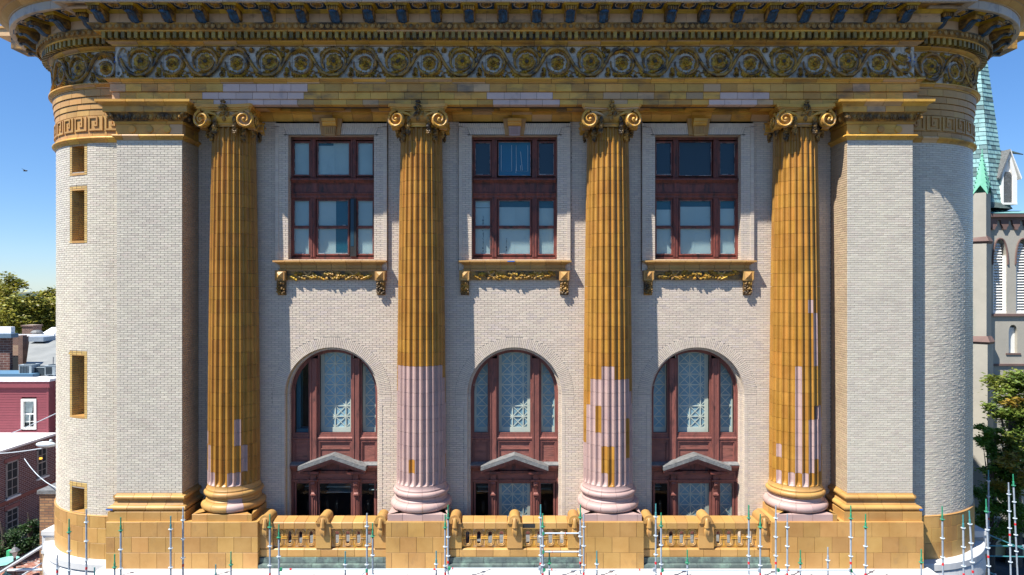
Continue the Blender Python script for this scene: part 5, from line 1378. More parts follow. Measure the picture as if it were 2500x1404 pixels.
# brick patio on the left
q=MB(); q.add([(-46,-3,GZ+.01),(-16.6,-3,GZ+.01),(-16.6,26,GZ+.01),(-46,26,GZ+.01)],[(0,1,2,3)]); patio=struct('patio',q,pj)
pv=MB(); r=random.Random(2)
for j in range(230):
    for i in range(52):
        x=-28.0+.21*i+(.105 if j%2 else 0); y=1+.105*j
        pv.box(x,x+.2,y,y+.095,GZ+.012,GZ+.03+r.uniform(0,.006))
o=ob('paver_field',pv,pave,patio,stuff=True)
# ---------------------------------------------------------------- trees
def leafmat(name,c1,c2,rough=.5,trans=.35):
    m=pmat(name,c1,c2,rough=rough,var=.4,ns=.6,hue=.02); nt=m.node_tree; B=nt.nodes['Principled BSDF']
    t=nt.nodes.new('ShaderNodeBsdfTranslucent'); mx=nt.nodes.new('ShaderNodeMixShader'); mx.inputs[0].default_value=trans
    nt.links.new(B.inputs['Base Color'].links[0].from_socket,t.inputs[0]); nt.links.new(B.outputs[0],mx.inputs[1]); nt.links.new(t.outputs[0],mx.inputs[2])
    nt.links.new(mx.outputs[0],nt.nodes['Material Output'].inputs[0]); return m
lf_y=leafmat('oak_leaf',(.34,.30,.035),(.17,.19,.035)); lf_d=leafmat('magnolia_leaf',(.11,.18,.035),(.20,.22,.04),rough=.3); lf_g=leafmat('young_bright_leaf',(.16,.28,.03),(.10,.20,.03))
lf_b=leafmat('hedge_leaf',(.04,.09,.02),(.025,.06,.015)); bark=pmat('bark',(.12,.09,.07),(.07,.055,.045),rough=.95,var=0,ns=3,bump=.6)
lf_o=leafmat('rusty_leaf',(.34,.24,.03),(.24,.17,.02))
def crown(blobs,n,size,seed=1,flat=.5,shell=.55):
    r=random.Random(seed); mb=MB(); tot=sum(b[3]**2 for b in blobs)
    for (x,y,z,rad,sz) in [(b[0],b[1],b[2],b[3],b[4] if len(b)>4 else .8) for b in blobs]:
        k=int(n*rad*rad/tot)
        cl=[(r.gauss(0,1),r.gauss(0,1),r.gauss(0,1)) for _ in range(max(6,int(rad*9)))]
        cl=[tuple(v/ (math.sqrt(sum(t*t for t in c))+1e-6) for v in c) for c in cl]
        cl=[(c,r.uniform(shell,1.05)) for c in cl]
        for _ in range(k):
            c,q=r.choice(cl); s=rad*.26
            px,py,pz=(x+c[0]*rad*q+r.gauss(0,s),y+c[1]*rad*q+r.gauss(0,s),z+c[2]*rad*q*sz+r.gauss(0,s*.6))
            a,b=r.uniform(0,2*PI),r.uniform(-.9,.9); l=size*r.uniform(.6,1.3); wd=l*.5
            d=Vector((math.cos(a),math.sin(a),b*.7)).normalized(); e=d.cross(Vector((r.uniform(-1,1),r.uniform(-1,1),1))).normalized()
            p=Vector((px,py,pz)); mb.add([p-d*l/2,p+e*wd/2,p+d*l/2,p-e*wd/2],[(0,1,2,3)])
    return mb
def tree(name,base,h,blobs,n,size,mat,label,cat='tree',seed=1,group=None,tr=.3,extra=None):
    t=thing(name,base,label,cat,group)
    tk=MB(); x,y,z=base; rr=random.Random(seed)
    tk.tube([(x,y,z-.1),(x+.1,y,z+h*.25),(x,y+.1,z+h*.5),(x-.1,y,z+h*.75)],[tr*1.3,tr,tr*.8,tr*.4],8)
    ob('trunk',tk,bark,t)
    for b in blobs[:7]:
        q=MB(); q.tube([(x,y,z+h*.3),((x+b[0])/2,(y+b[1])/2,(z+h*.35+b[2])/2+.4),(b[0],b[1],b[2])],[tr*.6,tr*.35,tr*.1],6); ob('limb',q,bark,t)
    c=ob('crown',crown(blobs,n,size,seed),mat,t)
    if extra: ob('sprays',crown(extra[0],extra[1],size,seed+5),extra[2],t)
    return t
def PX(px,py,Y): return (xx(px,Y),Y,zz(py,Y))
def blobs(lst,Y): # (px,py,rpx[,dy])
    o=[]
    for a in lst: 
        yy=Y+(a[3] if len(a)>3 else 0); x,y,z=PX(a[0],a[1],yy); o.append((x,y,z,a[2]*(20+yy)/1640))
    return o
Yt=50
tree('oak_tree',(xx(20,Yt),Yt,GZ),15,blobs([(20,735,48),(-40,745,60),(60,760,45),(-10,775,60,-3),(50,790,40,-2),(0,710,30),(-90,750,70)],Yt),15000,.42,lf_y,'broad yellow-green oak crown filling the left edge above the white roofs','tree',3,tr=.5,extra=(blobs([(10,690,28),(45,705,22),(-20,695,25),(75,722,12),(28,682,16)],Yt),900,lf_y))
Yt=54
tree('oak_tree',(xx(112,Yt),Yt,GZ),14,blobs([(115,755,42),(150,760,45),(125,790,40,-2),(95,765,30),(170,740,40)],Yt),11000,.42,lf_y,'darker oak crown touching the left round corner of the brick building','tree',5,tr=.5,extra=(blobs([(115,722,20),(135,715,18)],Yt),500,lf_y))
# far wood on the skyline
far=MB(); r=random.Random(4)
vs=[]
for i in range(240):
    a=R(-62+124*i/239); D=420; h=-15+13.2+r.uniform(-.8,1.0)
    for k in range(3):
        d=D+r.uniform(-25,25); aa=a+r.uniform(-.01,.01); rr_=r.uniform(4.5,7.5); far.ball((d*math.sin(aa),d*math.cos(aa)-20,-15+h*0+r.uniform(3,12.6-rr_*.9)),rr_,1.15,1,.95,7,5)
o=ob('distant_woodland',far,pmat('distant_foliage',(.03,.06,.05),(.04,.075,.06),rough=1,var=.2)); o['kind']='stuff'; o['label']='thin dark band of distant woodland along the horizon'; o['category']='woodland'
Yt=16.3
tree('magnolia_tree',(xx(2475,Yt),Yt,GZ),12,blobs([(2460,935,34,1),(2500,960,50),(2440,1000,30),(2480,1030,45),(2455,1090,40,-1),(2510,1110,50),(2470,1160,45,-1),(2540,1010,60),(2450,1200,40)],Yt),15000,.26,lf_d,'dark glossy magnolia tree with rusty tips in front of the grey church tower','tree',7,extra=(blobs([(2470,1130,30,-2.5),(2450,1180,25,-2.5),(2490,1160,22,-2.5),(2480,985,22,-2)],Yt),750,lf_o))
tree('young_tree',(xx(2420,15.5),15.5,GZ),7,blobs([(2405,1050,18),(2400,1085,20),(2420,1110,22),(2405,1140,18),(2430,1060,20),(2440,1150,25)],15.5),6000,.17,lf_g,'bright light-green young tree with feathery tips beside the magnolia','tree',9,tr=.12)
tree('hedge_bush',(xx(2400,14.5),14.5,GZ),4,blobs([(2395,1205,26),(2430,1200,30),(2400,1240,28),(2440,1250,34),(2480,1230,34),(2400,1280,20),(2500,1290,36),(2450,1300,30)],14.5),9000,.17,lf_g,'green bush at the foot of the magnolia behind the steel poles','bush',11,tr=.1)
tree('clipped_bush',(xx(5,16.5),16.5,GZ),3,blobs([(5,1325,36),(-15,1340,34),(22,1345,22)],16.5),5000,.14,lf_b,'rounded green bush beside the brick patio in the lower left corner','bush',12,tr=.1)
tree('ivy_shrub',(xx(72,18),18.0,GZ),3,blobs([(70,1300,26),(66,1335,24),(85,1320,20),(76,1285,16)],18.0),3500,.16,lf_b,'dark shrub growing in the shade of the brick house wall','bush',13,tr=.08)
# ---------------------------------------------------------------- houses on the left
siding=pmat('crimson_siding',(.21,.042,.055),(.19,.038,.05),rough=.6,var=.05,ns=2,dirt=((.2,.03,.05),.2,2))
trim=pmat('white_trim_paint',(.75,.74,.70),rough=.6,var=.03); wroof=pmat('white_membrane_roof',(.80,.80,.80),(.70,.71,.72),rough=.7,var=.02,ns=1,dirt=((.5,.5,.52),.2,1.2,(1,1,1),.6))
curt=pmat('white_curtain',(.6,.62,.58),(.5,.52,.5),rough=.9,var=.0,ns=5)
H=thing('red_house',(-34.5,29,GZ),'crimson clapboard house with one white-framed curtained window left of the brick building','house')
yh=24.5; x0,x1=-43,xx(119,24.5); zt,zb=zz(930,yh),zz(1064,yh)
q=MB(); q.box(x0,x1,yh+.2,yh+.9,GZ,zt-.02); ob('wall',q,siding,H)
q=MB(); q.box(x0-.1,x1+.22,yh-.22,yh+.9,zt-.02,zt+.14); ob('roof',q,wroof,H)
q=MB(); q.box(x0-.1,x1+.16,yh-.16,yh+.2,zt-.42,zt-.02); ob('frieze_board',q,siding,H)
z=zb; wx0,wx1,wz0,wz1=xx(53,yh),xx(90,yh),zz(1048,yh),zz(974,yh)
k=0
while z<zt-.45:
    z1=min(z+.172,zt-.42)
    for a,b in (((x0,x1-.12),) if (z1<wz0 or z>wz1) else ((x0,wx0),(wx1,x1-.12))):
        q=MB(); q.prismx([(yh+.2,z),(yh-.028,z),(yh-.008,z1),(yh+.2,z1)],a,b); ob('clapboard',q,siding,H)
    z=z1;k+=1
q=MB(); q.box(x1-.12,x1+.02,yh-.04,yh+.2,zb,zt-.42); q.box(x0,x1-.12,yh-.05,yh,zt-.50,zt-.43); ob('corner_board',q,siding,H)
W=empty('window',(0,0,0),H); W.matrix_parent_inverse=Matrix.Translation(-WL[H.name]); WL[W.name]=Vector((0,0,0))
q=MB(); frame4(q,wx0,wx1,wz0,wz1,.15,yh-.07,yh+.1); ob('frame',q,trim,W)
q=MB(); q.box(wx0+.13,wx1-.13,yh+.03,yh+.06,(wz0+wz1)/2-.03,(wz0+wz1)/2+.04); q.box((wx0+wx1)/2-.015,(wx0+wx1)/2+.015,yh+.035,yh+.055,wz0+.13,(wz0+wz1)/2-.03); q.box(wx0+.13,wx1-.13,yh+.034,yh+.056,wz0+.5,wz0+.53); ob('sash',q,trim,W)
q=MB(); q.add([(wx0+.1,yh+.06,wz0+.1),(wx1-.1,yh+.06,wz0+.1),(wx1-.1,yh+.06,wz1-.1),(wx0+.1,yh+.06,wz1-.1)],[(0,1,2,3)]); ob('pane',q,glass,W)
q=MB(); n=16
for i in range(n):
    t0,t1=i/n,(i+1)/n; xa,xb=wx0+.14+.62*t0,wx0+.14+.62*t1
    q.add([(xa,yh+.10+.03*(i%2),wz1-.12),(xb,yh+.10+.03*((i+1)%2),wz1-.12),(wx0+.14+.35*t1,yh+.10+.03*((i+1)%2),wz0+.4+.7*t1*0),(wx0+.14+.35*t0,yh+.10+.03*(i%2),wz0+.4)],[(0,1,2,3)])
ob('curtain',q,curt,W)
q=MB(); q.box(wx0+.05,wx1-.05,yh+.16,yh+.18,wz0,wz1); ob('dark_room',q,darkroom,W)
q=MB(); q.box(x1+.02,x1+.6,yh+1.2,yh+9,GZ,zt-.25); ob('side_wing',q,siding,H); q=MB(); q.box(x1,x1+.8,yh+1.1,yh+9,zt-.25,zt-.1); ob('side_gutter',q,trim,H)
q=MB(); q.tube([(x1+.35,yh+1.1,zt-.2),(x1+.35,yh+1.1,GZ)],.05,6); ob('downpipe',q,steel,H)
# brick house below, seen along its wall
Bh=thing('old_brick_house',(-33,20,GZ),'old red brick house with tall sash windows and white lean-to roof in the lower left','house')
wxp=-30.35; ya,yb=12,24.48; zr=-9.75
wins=[(xx(15,20.3),20.3,zz(1250,20.6),zz(1140,20.6)),]
q=MB(); q.box(wxp-8,wxp,ya,yb,GZ,zr); ob('wall',q,brB,Bh)
q=MB(); q.add([(wxp-8,ya,zr+.0),(wxp+.15,ya,zr+.0),(wxp+.15,yb,zr+.0),(wxp-8,yb,zr+.0),(wxp-8,ya,zr+.12),(wxp+.18,ya,zr+.12),(wxp+.18,yb,zr+.14),(wxp-8,yb,zr+.14)],[(3,2,1,0),(4,5,6,7),(0,1,5,4),(1,2,6,5),(2,3,7,6),(3,0,4,7)]); ob('roof',q,wroof,Bh)
q=MB(); q.box(wxp+.0,wxp+.06,ya,yb,-12.95,-12.75); ob('string_course',q,pmat('red_sandstone',(.24,.08,.06),rough=.8),Bh)
def yat(px): return -1640*(wxp+.08)/(1250-px)*1.0-20   # depth where the wall plane crosses pixel column px
redst=pmat('red_lintel_stone',(.26,.10,.085),rough=.85,var=.05)
for (pa,pb,z0,z1) in ((14,44,-13.0+.35,-9.75-.75),(90,112,-12.2,-9.75-.55),(14,44,-14.9,-13.35)):
    y0,y1=yat(pa),yat(pb); y0,y1=min(y0,y1),max(y0,y1)
    y1=max(y1,y0+.9)
    Wn=empty('window',(wxp,y0,z0),Bh)
    q=MB(); q.box(wxp-.02,wxp+.05,y0-.12,y1+.12,z1,z1+.22); ob('lintel',q,redst,Wn)
    q=MB(); 
    for a,b,c_,d in ((y0,y0+.09,z0,z1),(y1-.09,y1,z0,z1),(y0,y1,z0,z0+.09),(y0,y1,z1-.09,z1),(y0,y1,(z0+z1)/2-.03,(z0+z1)/2+.03)): q.box(wxp+.001,wxp+.045,a,b,c_,d)
    m=(y0+y1)/2; q.box(wxp+.002,wxp+.03,m-.02,m+.02,z0+.1,z1-.1)
    for zq in (.25,.75): q.box(wxp+.002,wxp+.03,y0+.09,y1-.09,z0+(z1-z0)*zq-.015,z0+(z1-z0)*zq+.015)
    ob('frame',q,trim2,Wn)
    q=MB(); q.box(wxp-.0,wxp+.012,y0+.05,y1-.05,z0+.05,z1-.05); ob('pane',q,darkroom,Wn)
    q=MB(); q.box(wxp,wxp+.14,y0-.08,y1+.08,z0-.09,z0); ob('sill',q,trim,Wn)
q=MB(); q.ball((wxp+.06,yat(97),-10.95),.09,1.3,1,.8,8,5)
lm=bpy.data.materials.new('warm_lamp_glow'); nt_,N_,L_2,B_2=nodes(lm); B_2.inputs['Emission Color'].default_value=(1,.45,.06,1); B_2.inputs['Emission Strength'].default_value=1.2; B_2.inputs['Base Color'].default_value=(.4,.2,.05,1)
lo=ob('wall_lamp',q,lm); tag(lo,'small glowing amber lamp by the upper window of the old brick house','lamp')
# chimney pier next to the round corner
P=thing('brick_garden_pier',(xx(114,8),8.5,GZ),'square tan brick pier with grey stone cap against the left round corner','pier')
yq=8; a,b=xx(97,yq),xx(140,yq); q=MB(); q.box(a,b,yq,yq+1.5,GZ,zz(1205,yq)); ob('shaft',q,brC,P); q=MB(); q.box(a-.06,b,yq-.08,yq+1.6,zz(1205,yq),zz(1196,yq)); ob('cap',q,lead,P)
# metal roofed house, condensers, far roofs
M_=thing('metal_roof_house',(-38,36,GZ),'low house with pale ribbed metal roof behind the crimson house','house')
mroof=pmat('pale_metal_roof',(.24,.25,.24),(.18,.19,.185),rough=.7,var=.06,ns=.8,stretch=(1,1,1),dirt=((.22,.23,.22),.4,1.4,(1,1,.3),.5))
y0,y1=29.5,37; z0,z1=zz(905,y0),zz(831,y1)
xa,xb=xx(62,y0),-24
q=MB(); q.add([(xa,y0,z0),(xb,y0,z0),(xb,y1,z1),(xx(72,y1),y1,z1)],[(0,1,2,3)]); q.add([(xa,y0,z0),(xb,y0,z0),(xb,y0,GZ),(xa,y0,GZ)],[(3,2,1,0)]); q.box(xx(72,y1),xb,y1,y1+6,GZ,z1-.02); ob('roof',q,mroof,M_)
dz=(z1-z0)/(y1-y0)
for i in range(18):
    xs0=xa+.55*i-3.0; xe=xs0+5.0
    def cl(x): return x
    t0=max(0,(xa-xs0)/(xe-xs0)); 
    if t0>=1: continue
    p0=(xs0+(xe-xs0)*t0,y1-(y1-y0)*t0*1.0); p1=(xe,y0)
    q=MB(); q.tube([(p0[0],p0[1],z0+dz*(p0[1]-y0)+.02),(p1[0],p1[1],z0+.02)],.05,4); ob('roof_seam',q,lead,M_)
# roof hatch
q=MB(); yv=36; q.box(xx(70,yv),xx(106,yv),yv,yv+1.5,zz(834,yv),zz(823,yv)); ob('ribbed_hatch',q,steel,M_)
w_=thing('white_parapet_roof',(-36,39,GZ),'white roof with dormer and parapet below the dark oak crown','house')
yv=40; q=MB(); q.box(xx(35,yv),xx(134,yv),yv,yv+8,GZ,zz(826,yv)); q.box(xx(34,yv),xx(134,yv),yv-.1,yv+.1,zz(826,yv),zz(816,yv)); ob('wall',q,wroof,w_)
q=MB(); q.prismx([(yv+1,zz(818,yv)),(yv+2.5,zz(803,yv)),(yv+5,zz(818,yv))],xx(80,yv),xx(112,yv)); ob('dormer',q,wroof,w_)
q=MB(); q.lathe([(.0,0),(.35,.0),(.5,.12),(.3,.3),(.0,.34)],k=12); o=ob('roof_vent',q,lead,w_,loc=(xx(94,yv+1),yv+.8,zz(816,yv)))
ch=thing('brick_chimney',(xx(66,43),43,zz(835,43)),'dark red brick chimney rising between the white roofs and the oak','chimney')
yv=43; q=MB(); q.box(xx(54,yv),xx(80,yv),yv,yv+1.2,GZ+9,zz(797,yv)); ob('stack',q,brA,ch); q=MB(); q.box(xx(52,yv),xx(82,yv),yv-.08,yv+1.3,zz(797,yv),zz(794,yv)); ob('cap',q,brA,ch)
D_=thing('dark_brick_house',(-40,32,GZ),'tall dark brick house with white parapet cut by the left picture edge','house')
yv=30; q=MB(); q.box(-46,xx(24,yv),yv,yv+.3,GZ,zz(822,yv)); ob('wall',q,brD,D_)
q=MB(); q.box(-46,xx(38,yv),yv-.45,yv+.3,zz(824,yv),zz(814,yv)); ob('cornice',q,pmat('slate_blue_trim',(.10,.16,.22),rough=.6),D_)
q=MB(); q.box(-46,xx(27,yv),yv,yv+.4,zz(814,yv),zz(798,yv)); ob('parapet',q,wroof,D_)
R_=thing('ruined_brick_wall',(xx(43,38),38,GZ),'weathered wall patch of tan brick between the dark brick house and metal roof','wall')
yv=38; q=MB(); q.box(xx(10,yv),xx(64,yv),yv,yv+.4,GZ,zz(822,yv)); ob('upper_wall',q,brA,R_); q=MB(); q.box(xx(25,yv),xx(54,yv),yv-.04,yv,zz(868,yv),zz(843,yv)); ob('tan_patch',q,redbrick('patched_tan_brick',(.45,.33,.20),(.38,.2,.12),alt=(.35,.2,.15)),R_); q=MB(); q.box(xx(25,yv),xx(55,yv),yv-.06,yv-.01,zz(905,yv),zz(871,yv)); ob('shaded_opening',q,darkroom,R_); q=MB(); q.box(xx(55,yv),xx(66,yv),yv-.5,yv,GZ,zz(818,yv)); ob('buttress',q,brA,R_)
# flat roof with condensers
F_=thing('flat_roof_extension',(-36,27,GZ),'low flat white roof carrying condenser boxes behind the crimson house','roof')
yv=25.8; q=MB(); q.box(xx(0,yv),-25,yv+1.5,yv+3.6,GZ,zz(921,yv+1.5)); ob('roof',q,wroof,F_); q=MB(); q.box(-46,xx(44,yv),yv+1.4,yv+3.5,GZ,zz(913,yv+1.4)); ob('blue_roof',q,pmat('blue_grey_roof',(.10,.22,.34),rough=.6),F_)
acm=pmat('beige_grey_metal_case',(.36,.42,.44),rough=.5,var=.05,metal=.2); acd=pmat('dark_grille',(.03,.045,.055),rough=.6,var=.05)
def condenser(pa,pb,py0,py1,yv,label,grille,cat='air conditioner'):
    a,b=xx(pa,yv),xx(pb,yv); z0,z1=zz(py1,yv),zz(py0,yv)
    t=thing('condenser_unit',((a+b)/2,yv+.4,z0),label,cat,'roof condenser units')
    q=MB(); q.box(a,b,yv,yv+.9,z0,z1); ob('case',q,acm if grille else acd,t)
    q=MB(); q.box(a-.02,b+.02,yv-.02,yv+.92,z1,z1+.04); ob('lid',q,acm,t)
    if grille:
        n=6
        for i in range(n):
            u=a+.08+(b-a-.35)*i/(n-1); q=MB(); q.box(u,u+.06,yv-.02,yv,z0+.06,z1-.06); ob('grille_slot',q,acd,t)
    q=MB(); q.lathe([(0,.0),(.35,.0),(.35,.03),(0,.03)],k=14); ob('fan_guard',q,acd,t,loc=((a+b)/2,yv+.45,z1+.04))
    for u in (a+.1,b-.16):
        q=MB(); q.box(u,u+.06,yv+.1,yv+.8,z0-.10,z0); ob('foot',q,steel,t)
condenser(46,77,892,916,27.6,'pale grey ribbed condenser box on the flat roof nearest the left edge',True)
condenser(79,107,898,916,27.9,'flat dark-sided condenser box between two ribbed ones',False)
condenser(109,134,894,916,27.6,'ribbed condenser box half hidden behind the left round corner',True)
# overhead wires and street light
q=MB()
def wire(p0,p1,sag,r=.015,n=14): 
    return [tuple(p0[i]+(p1[i]-p0[i])*k/n-(sag*4*(k/n)*(1-k/n) if i==2 else 0) for i in range(3)) for k in range(n+1)]
def wr(a,b,sag,label,r=.02):
    q=MB(); q.tube(wire(a,b,sag),r,5); o=ob('overhead_wire',q,steel_l); tag(o,label,'wire')
wr(PX(-60,1088,14),PX(150,1003,6),.1,'white wire climbing across the crimson house window')
wr(PX(-60,1108,14),PX(150,1085,6),.12,'wire crossing just below the lean-to roof at the left edge')
wr(PX(60,1120,14),PX(150,1195,6),.25,'sagging wire in front of the old brick house wall')
SL=thing('street_light',(-16.2,1.5,GZ),'grey cobra-head street light poking out from behind the left round corner','street light')
ys=1.5; c0=PX(112,1084,ys)
yS=4.5; c0=PX(112,1085,yS)
q=MB(); q.ball((c0[0],c0[1],c0[2]),.27,1.35,.5,.42,12,8); ob('lamp_head',q,steel_l,SL,smooth=60)
q=MB(); q.ball((c0[0]-.03,c0[1],c0[2]-.06),.2,1.1,.45,.45,10,6); ob('lens',q,lead,SL,smooth=60)
q=MB(); q.tube([(c0[0]+.3,c0[1],c0[2]-.02),(-15.6,c0[1]+1.2,c0[2]-.05)],.04,8); ob('arm',q,steel,SL)
q=MB(); q.ball((c0[0]+.18,c0[1],c0[2]+.13),.06,1,1,1,6,4); ob('photocell',q,steel_l,SL)
# patio furniture
yT=15; 
verd=pmat('pale_verdigris_paint',(.20,.50,.42),(.28,.55,.48),rough=.6,var=.08)
T=thing('patio_table',(xx(14,yT),yT,GZ),'round pale green garden table on the brick patio at the lower left','table')
x,y=xx(14,yT),yT; q=MB(); q.lathe([(0,.74),(.62,.74),(.64,.75),(.62,.77),(0,.77)],k=24); ob('table_top',q,verd,T,loc=(x,y,GZ))
q=MB(); q.tube([(0,0,.74),(0,0,.02)],.05,8); ob('pedestal',q,verd,T,loc=(x,y,GZ)); 
for k in range(3):
    q=MB(); a=2*PI*k/3; q.tube([(0,0,.1),(.3*math.cos(a),.3*math.sin(a),.02)],.03,6); ob('leg',q,verd,T,loc=(x,y,GZ))
q=MB(); x,y=xx(22,16.2),16.2; 
L_=thing('lamp_post',(xx(36,14.5),14.5,GZ),'short black lamp post with four-sided lantern beside the garden table','lamp post')
x,y=xx(36,14.5),14.5; zt=zz(1362,14.5)
blk=pmat('black_iron',(.015,.015,.02),rough=.4,var=0)
q=MB(); q.tube([(x,y,GZ),(x,y,zt)],.06,10); ob('post',q,blk,L_); q=MB(); q.lathe([(.06,0),(.17,.32),(.06,.32)],(0,0),k=4,closed=True); ob('lantern',q,curt,L_,loc=(x,y,zt)); q=MB(); q.lathe([(.22,.32),(.24,.36),(.10,.52),(.03,.56),(.03,.66),(0,.68)],k=8); ob('lantern_cap',q,lead,L_,loc=(x,y,zt))
sc_=thing('green_bollard',(xx(23,16),16,GZ),'bright green upright post behind the garden table','post')
q=MB(); q.box(xx(23,16)-.09,xx(23,16)+.09,15.9,16.1,GZ,zz(1343,16)); ob('post',q,pmat('bright_green_paint',(.06,.45,.2),rough=.5,var=0),sc_); q=MB(); q.box(xx(23,16)-.11,xx(23,16)+.11,15.88,16.12,GZ,GZ+.3); ob('foot',q,verd,sc_)
for i,(a,b,l) in enumerate((((-10,1404),(105,1333),'long grey tube sloping up from the lower left corner'),((-10,1398),(112,1327),'dark handrail tube sloping beside the grey one'),((20,1392),(150,1389),'level grey tube across the lower left patio steps'),((55,1404),(140,1352),'thin grey tube sloping below the white ledge'))):
    q=MB(); q.tube([PX(a[0],a[1],6),PX(b[0],b[1],4)],.05 if i!=3 else .03,8); o=ob('ramp_tube',q,blk if i==1 else steel_l); tag(o,l,'tube')
# ---------------------------------------------------------------- church
CH_=thing('church_tower',(28.5,22,GZ),'grey stucco church tower with verdigris spire, louvred lancets and white dormer on the right','church')
stuc=pmat('grey_beige_stucco',(.38,.355,.30),(.33,.31,.265),rough=.9,var=.03,ns=.7,bump=.2,bs=5,dirt=((.12,.22,.17),.22,.9,(1.5,1.5,.15),.6))
brown=pmat('brown_red_stone',(.17,.105,.09),(.13,.08,.07),rough=.8,var=.1,ns=1)
spm=pmat('patinated_copper_shingle',(.18,.34,.34),(.27,.46,.45),rough=.6,var=.22,ns=1.2,bump=.1,dirt=((.09,.13,.13),.42,1.3,(1,1,.6),.75),alt=((.08,.13,.13),.22,.8))
mint=pmat('mint_copper',(.13,.40,.27),(.17,.45,.32),rough=.6,var=.05,ns=3)
cX=28.54; cY=22.0
xl,xr=xx(2310,20),xx(2530,20); yf=20.0
# tower body as wall pieces round the lancets
belf=[(xx(2441,yf),.40),(xx(2497,yf),.40)]; bz0,bz1,bsp=zz(765,yf),zz(640,yf),zz(585,yf)
q=MB(); q.box(xl,xr,yf+.35,yf+5,GZ,zz(531,yf)); ob('body',q,stuc,CH_)
def lancet_hole_wall(mb,x0,x1,z0,z1,holes,y0,y1):
    xs=[x0]+sum([[h[0]-h[1],h[0]+h[1]] for h in holes],[])+[x1]
    for i in range(0,len(xs),2): mb.box(xs[i],xs[i+1],y0,y1,z0,z1)
    for cx,hw,hz0,hs,ha in holes:
        mb.box(cx-hw,cx+hw,y0,y1,z0,hz0)
        n=8; H_=ha-hs
        for sg in (-1,1):
            pts=[(cx+sg*hw,hs)]
            for i in range(1,n+1):
                t=i/n; pts.append((cx+sg*hw*math.cos(t*PI/2)**.8,hs+H_*math.sin(t*PI/2)**1.05 if i<n else ha))
            for (a,b),(c2,d) in zip(pts,pts[1:]):
                v=[(a,y0,b),(c2,y0,d),(c2,y0,z1),(a,y0,z1),(a,y1,b),(c2,y1,d)]
                f=[(0,1,2,3),(4,5,1,0)] if sg<0 else [(3,2,1,0),(0,1,5,4)]
                mb.add(v,f)
belfh=[(x,.40,bz0,bz1,bsp) for x,_ in belf]
q=MB(); lancet_hole_wall(q,xl,xr,zz(768,yf),zz(531,yf),belfh,yf,yf+.35); ob('belfry_wall',q,stuc,CH_)
sm=xx(2473,yf)
q=MB(); lancet_hole_wall(q,xl,xr,zz(875,yf),zz(768,yf),[(sm,.26,zz(862,yf),zz(812,yf),zz(793,yf))],yf,yf+.35); q.box(xl,xr,yf,yf+.35,GZ,zz(875,yf)); ob('middle_wall',q,stuc,CH_)
q=MB(); q.box(xl-.1,xr+.1,yf-.12,yf,zz(772,yf),zz(766,yf)); ob('string_course',q,brown,CH_)
q=MB(); q.box(xl-.1,xr+.1,yf-.1,yf,zz(893,yf),zz(888,yf)); ob('string_course',q,brown,CH_)
q=MB(); q.box(xx(2455,yf),xx(2491,yf),yf-.05,yf+.05,zz(866,yf),zz(862,yf)); ob('niche_sill',q,brown,CH_)
q=MB(); q.box(sm-.25,sm+.25,yf+.2,yf+.3,zz(862,yf),zz(800,yf)); ob('niche_board',q,trim,CH_)
for x,hw in belf:
    Wn=empty('louvre_window',(x,yf,bz0),CH_)
    q=MB(); q.box(x-hw,x-hw+.07,yf+.05,yf+.16,bz0,bz1+.2); q.box(x+hw-.16,x+hw,yf+.05,yf+.16,bz0,bz1+.4); q.box(x-hw,x+hw,yf+.04,yf+.16,bz0,bz0+.1); ob('frame',q,trim,Wn)
    z=bz0+.12
    while z<bsp-.25:
        w2=hw-.08 if z<bz1 else (hw-.08)*math.sqrt(max(0,1-((z-bz1)/(bsp-bz1))**1.6))
        if w2>.05:
            q=MB(); q.add([(x-w2,yf+.10,z),(x+w2-.08,yf+.10,z),(x+w2-.08,yf+.26,z+.12),(x-w2,yf+.26,z+.12),(x-w2,yf+.10,z-.025),(x+w2-.08,yf+.10,z-.025)],[(0,1,2,3),(4,5,1,0)]); ob('louvre',q,trim,Wn)
        z+=.165
    q=MB(); n=12
    for sg in (-1,1): 
        pts=[(x+sg*(hw+.05),yf-.03,bz1-.15)]+[(x+sg*(hw+.05)*math.cos(t*PI/2/n)**.8,yf-.03,bz1+(bsp+.06-bz1)*math.sin(t*PI/2/n)**1.05) for t in range(n+1)]
        q.tube(pts,.055,6)
    ob('hood_mould',q,brown,Wn)
# cornice of the tower with little brown arches
q=MB(); q.box(xl-.2,xr+.2,yf-.30,yf+5.2,zz(531,yf),zz(522,yf)); ob('cornice',q,brown,CH_)
q=MB(); q.prismx([(yf-.32,zz(522,yf)),(yf+.8,zz(511,yf)),(yf+5.4,zz(511,yf)),(yf+5.4,zz(522,yf))],xl-.22,xr+.22); ob('copper_skirt',q,pmat('teal_copper',(.14,.30,.30),rough=.6,var=0),CH_)
x=xx(2408,yf)
q=MB(); q.box(xl,xr,yf-.14,yf,zz(538,yf),zz(531,yf)); ob('corbel_band',q,brown,CH_)
while x<xr-.2:
    q=MB(); q.prismy([(x+.08,zz(538,yf)),(x+.56,zz(538,yf)),(x+.54,zz(551,yf)),(x+.45,zz(556,yf)),(x+.42,zz(561,yf)),(x+.26,zz(561,yf)),(x+.22,zz(556,yf)),(x+.13,zz(549,yf))][::-1],yf-.14,yf); ob('corbel',q,brown,CH_); x+=.68
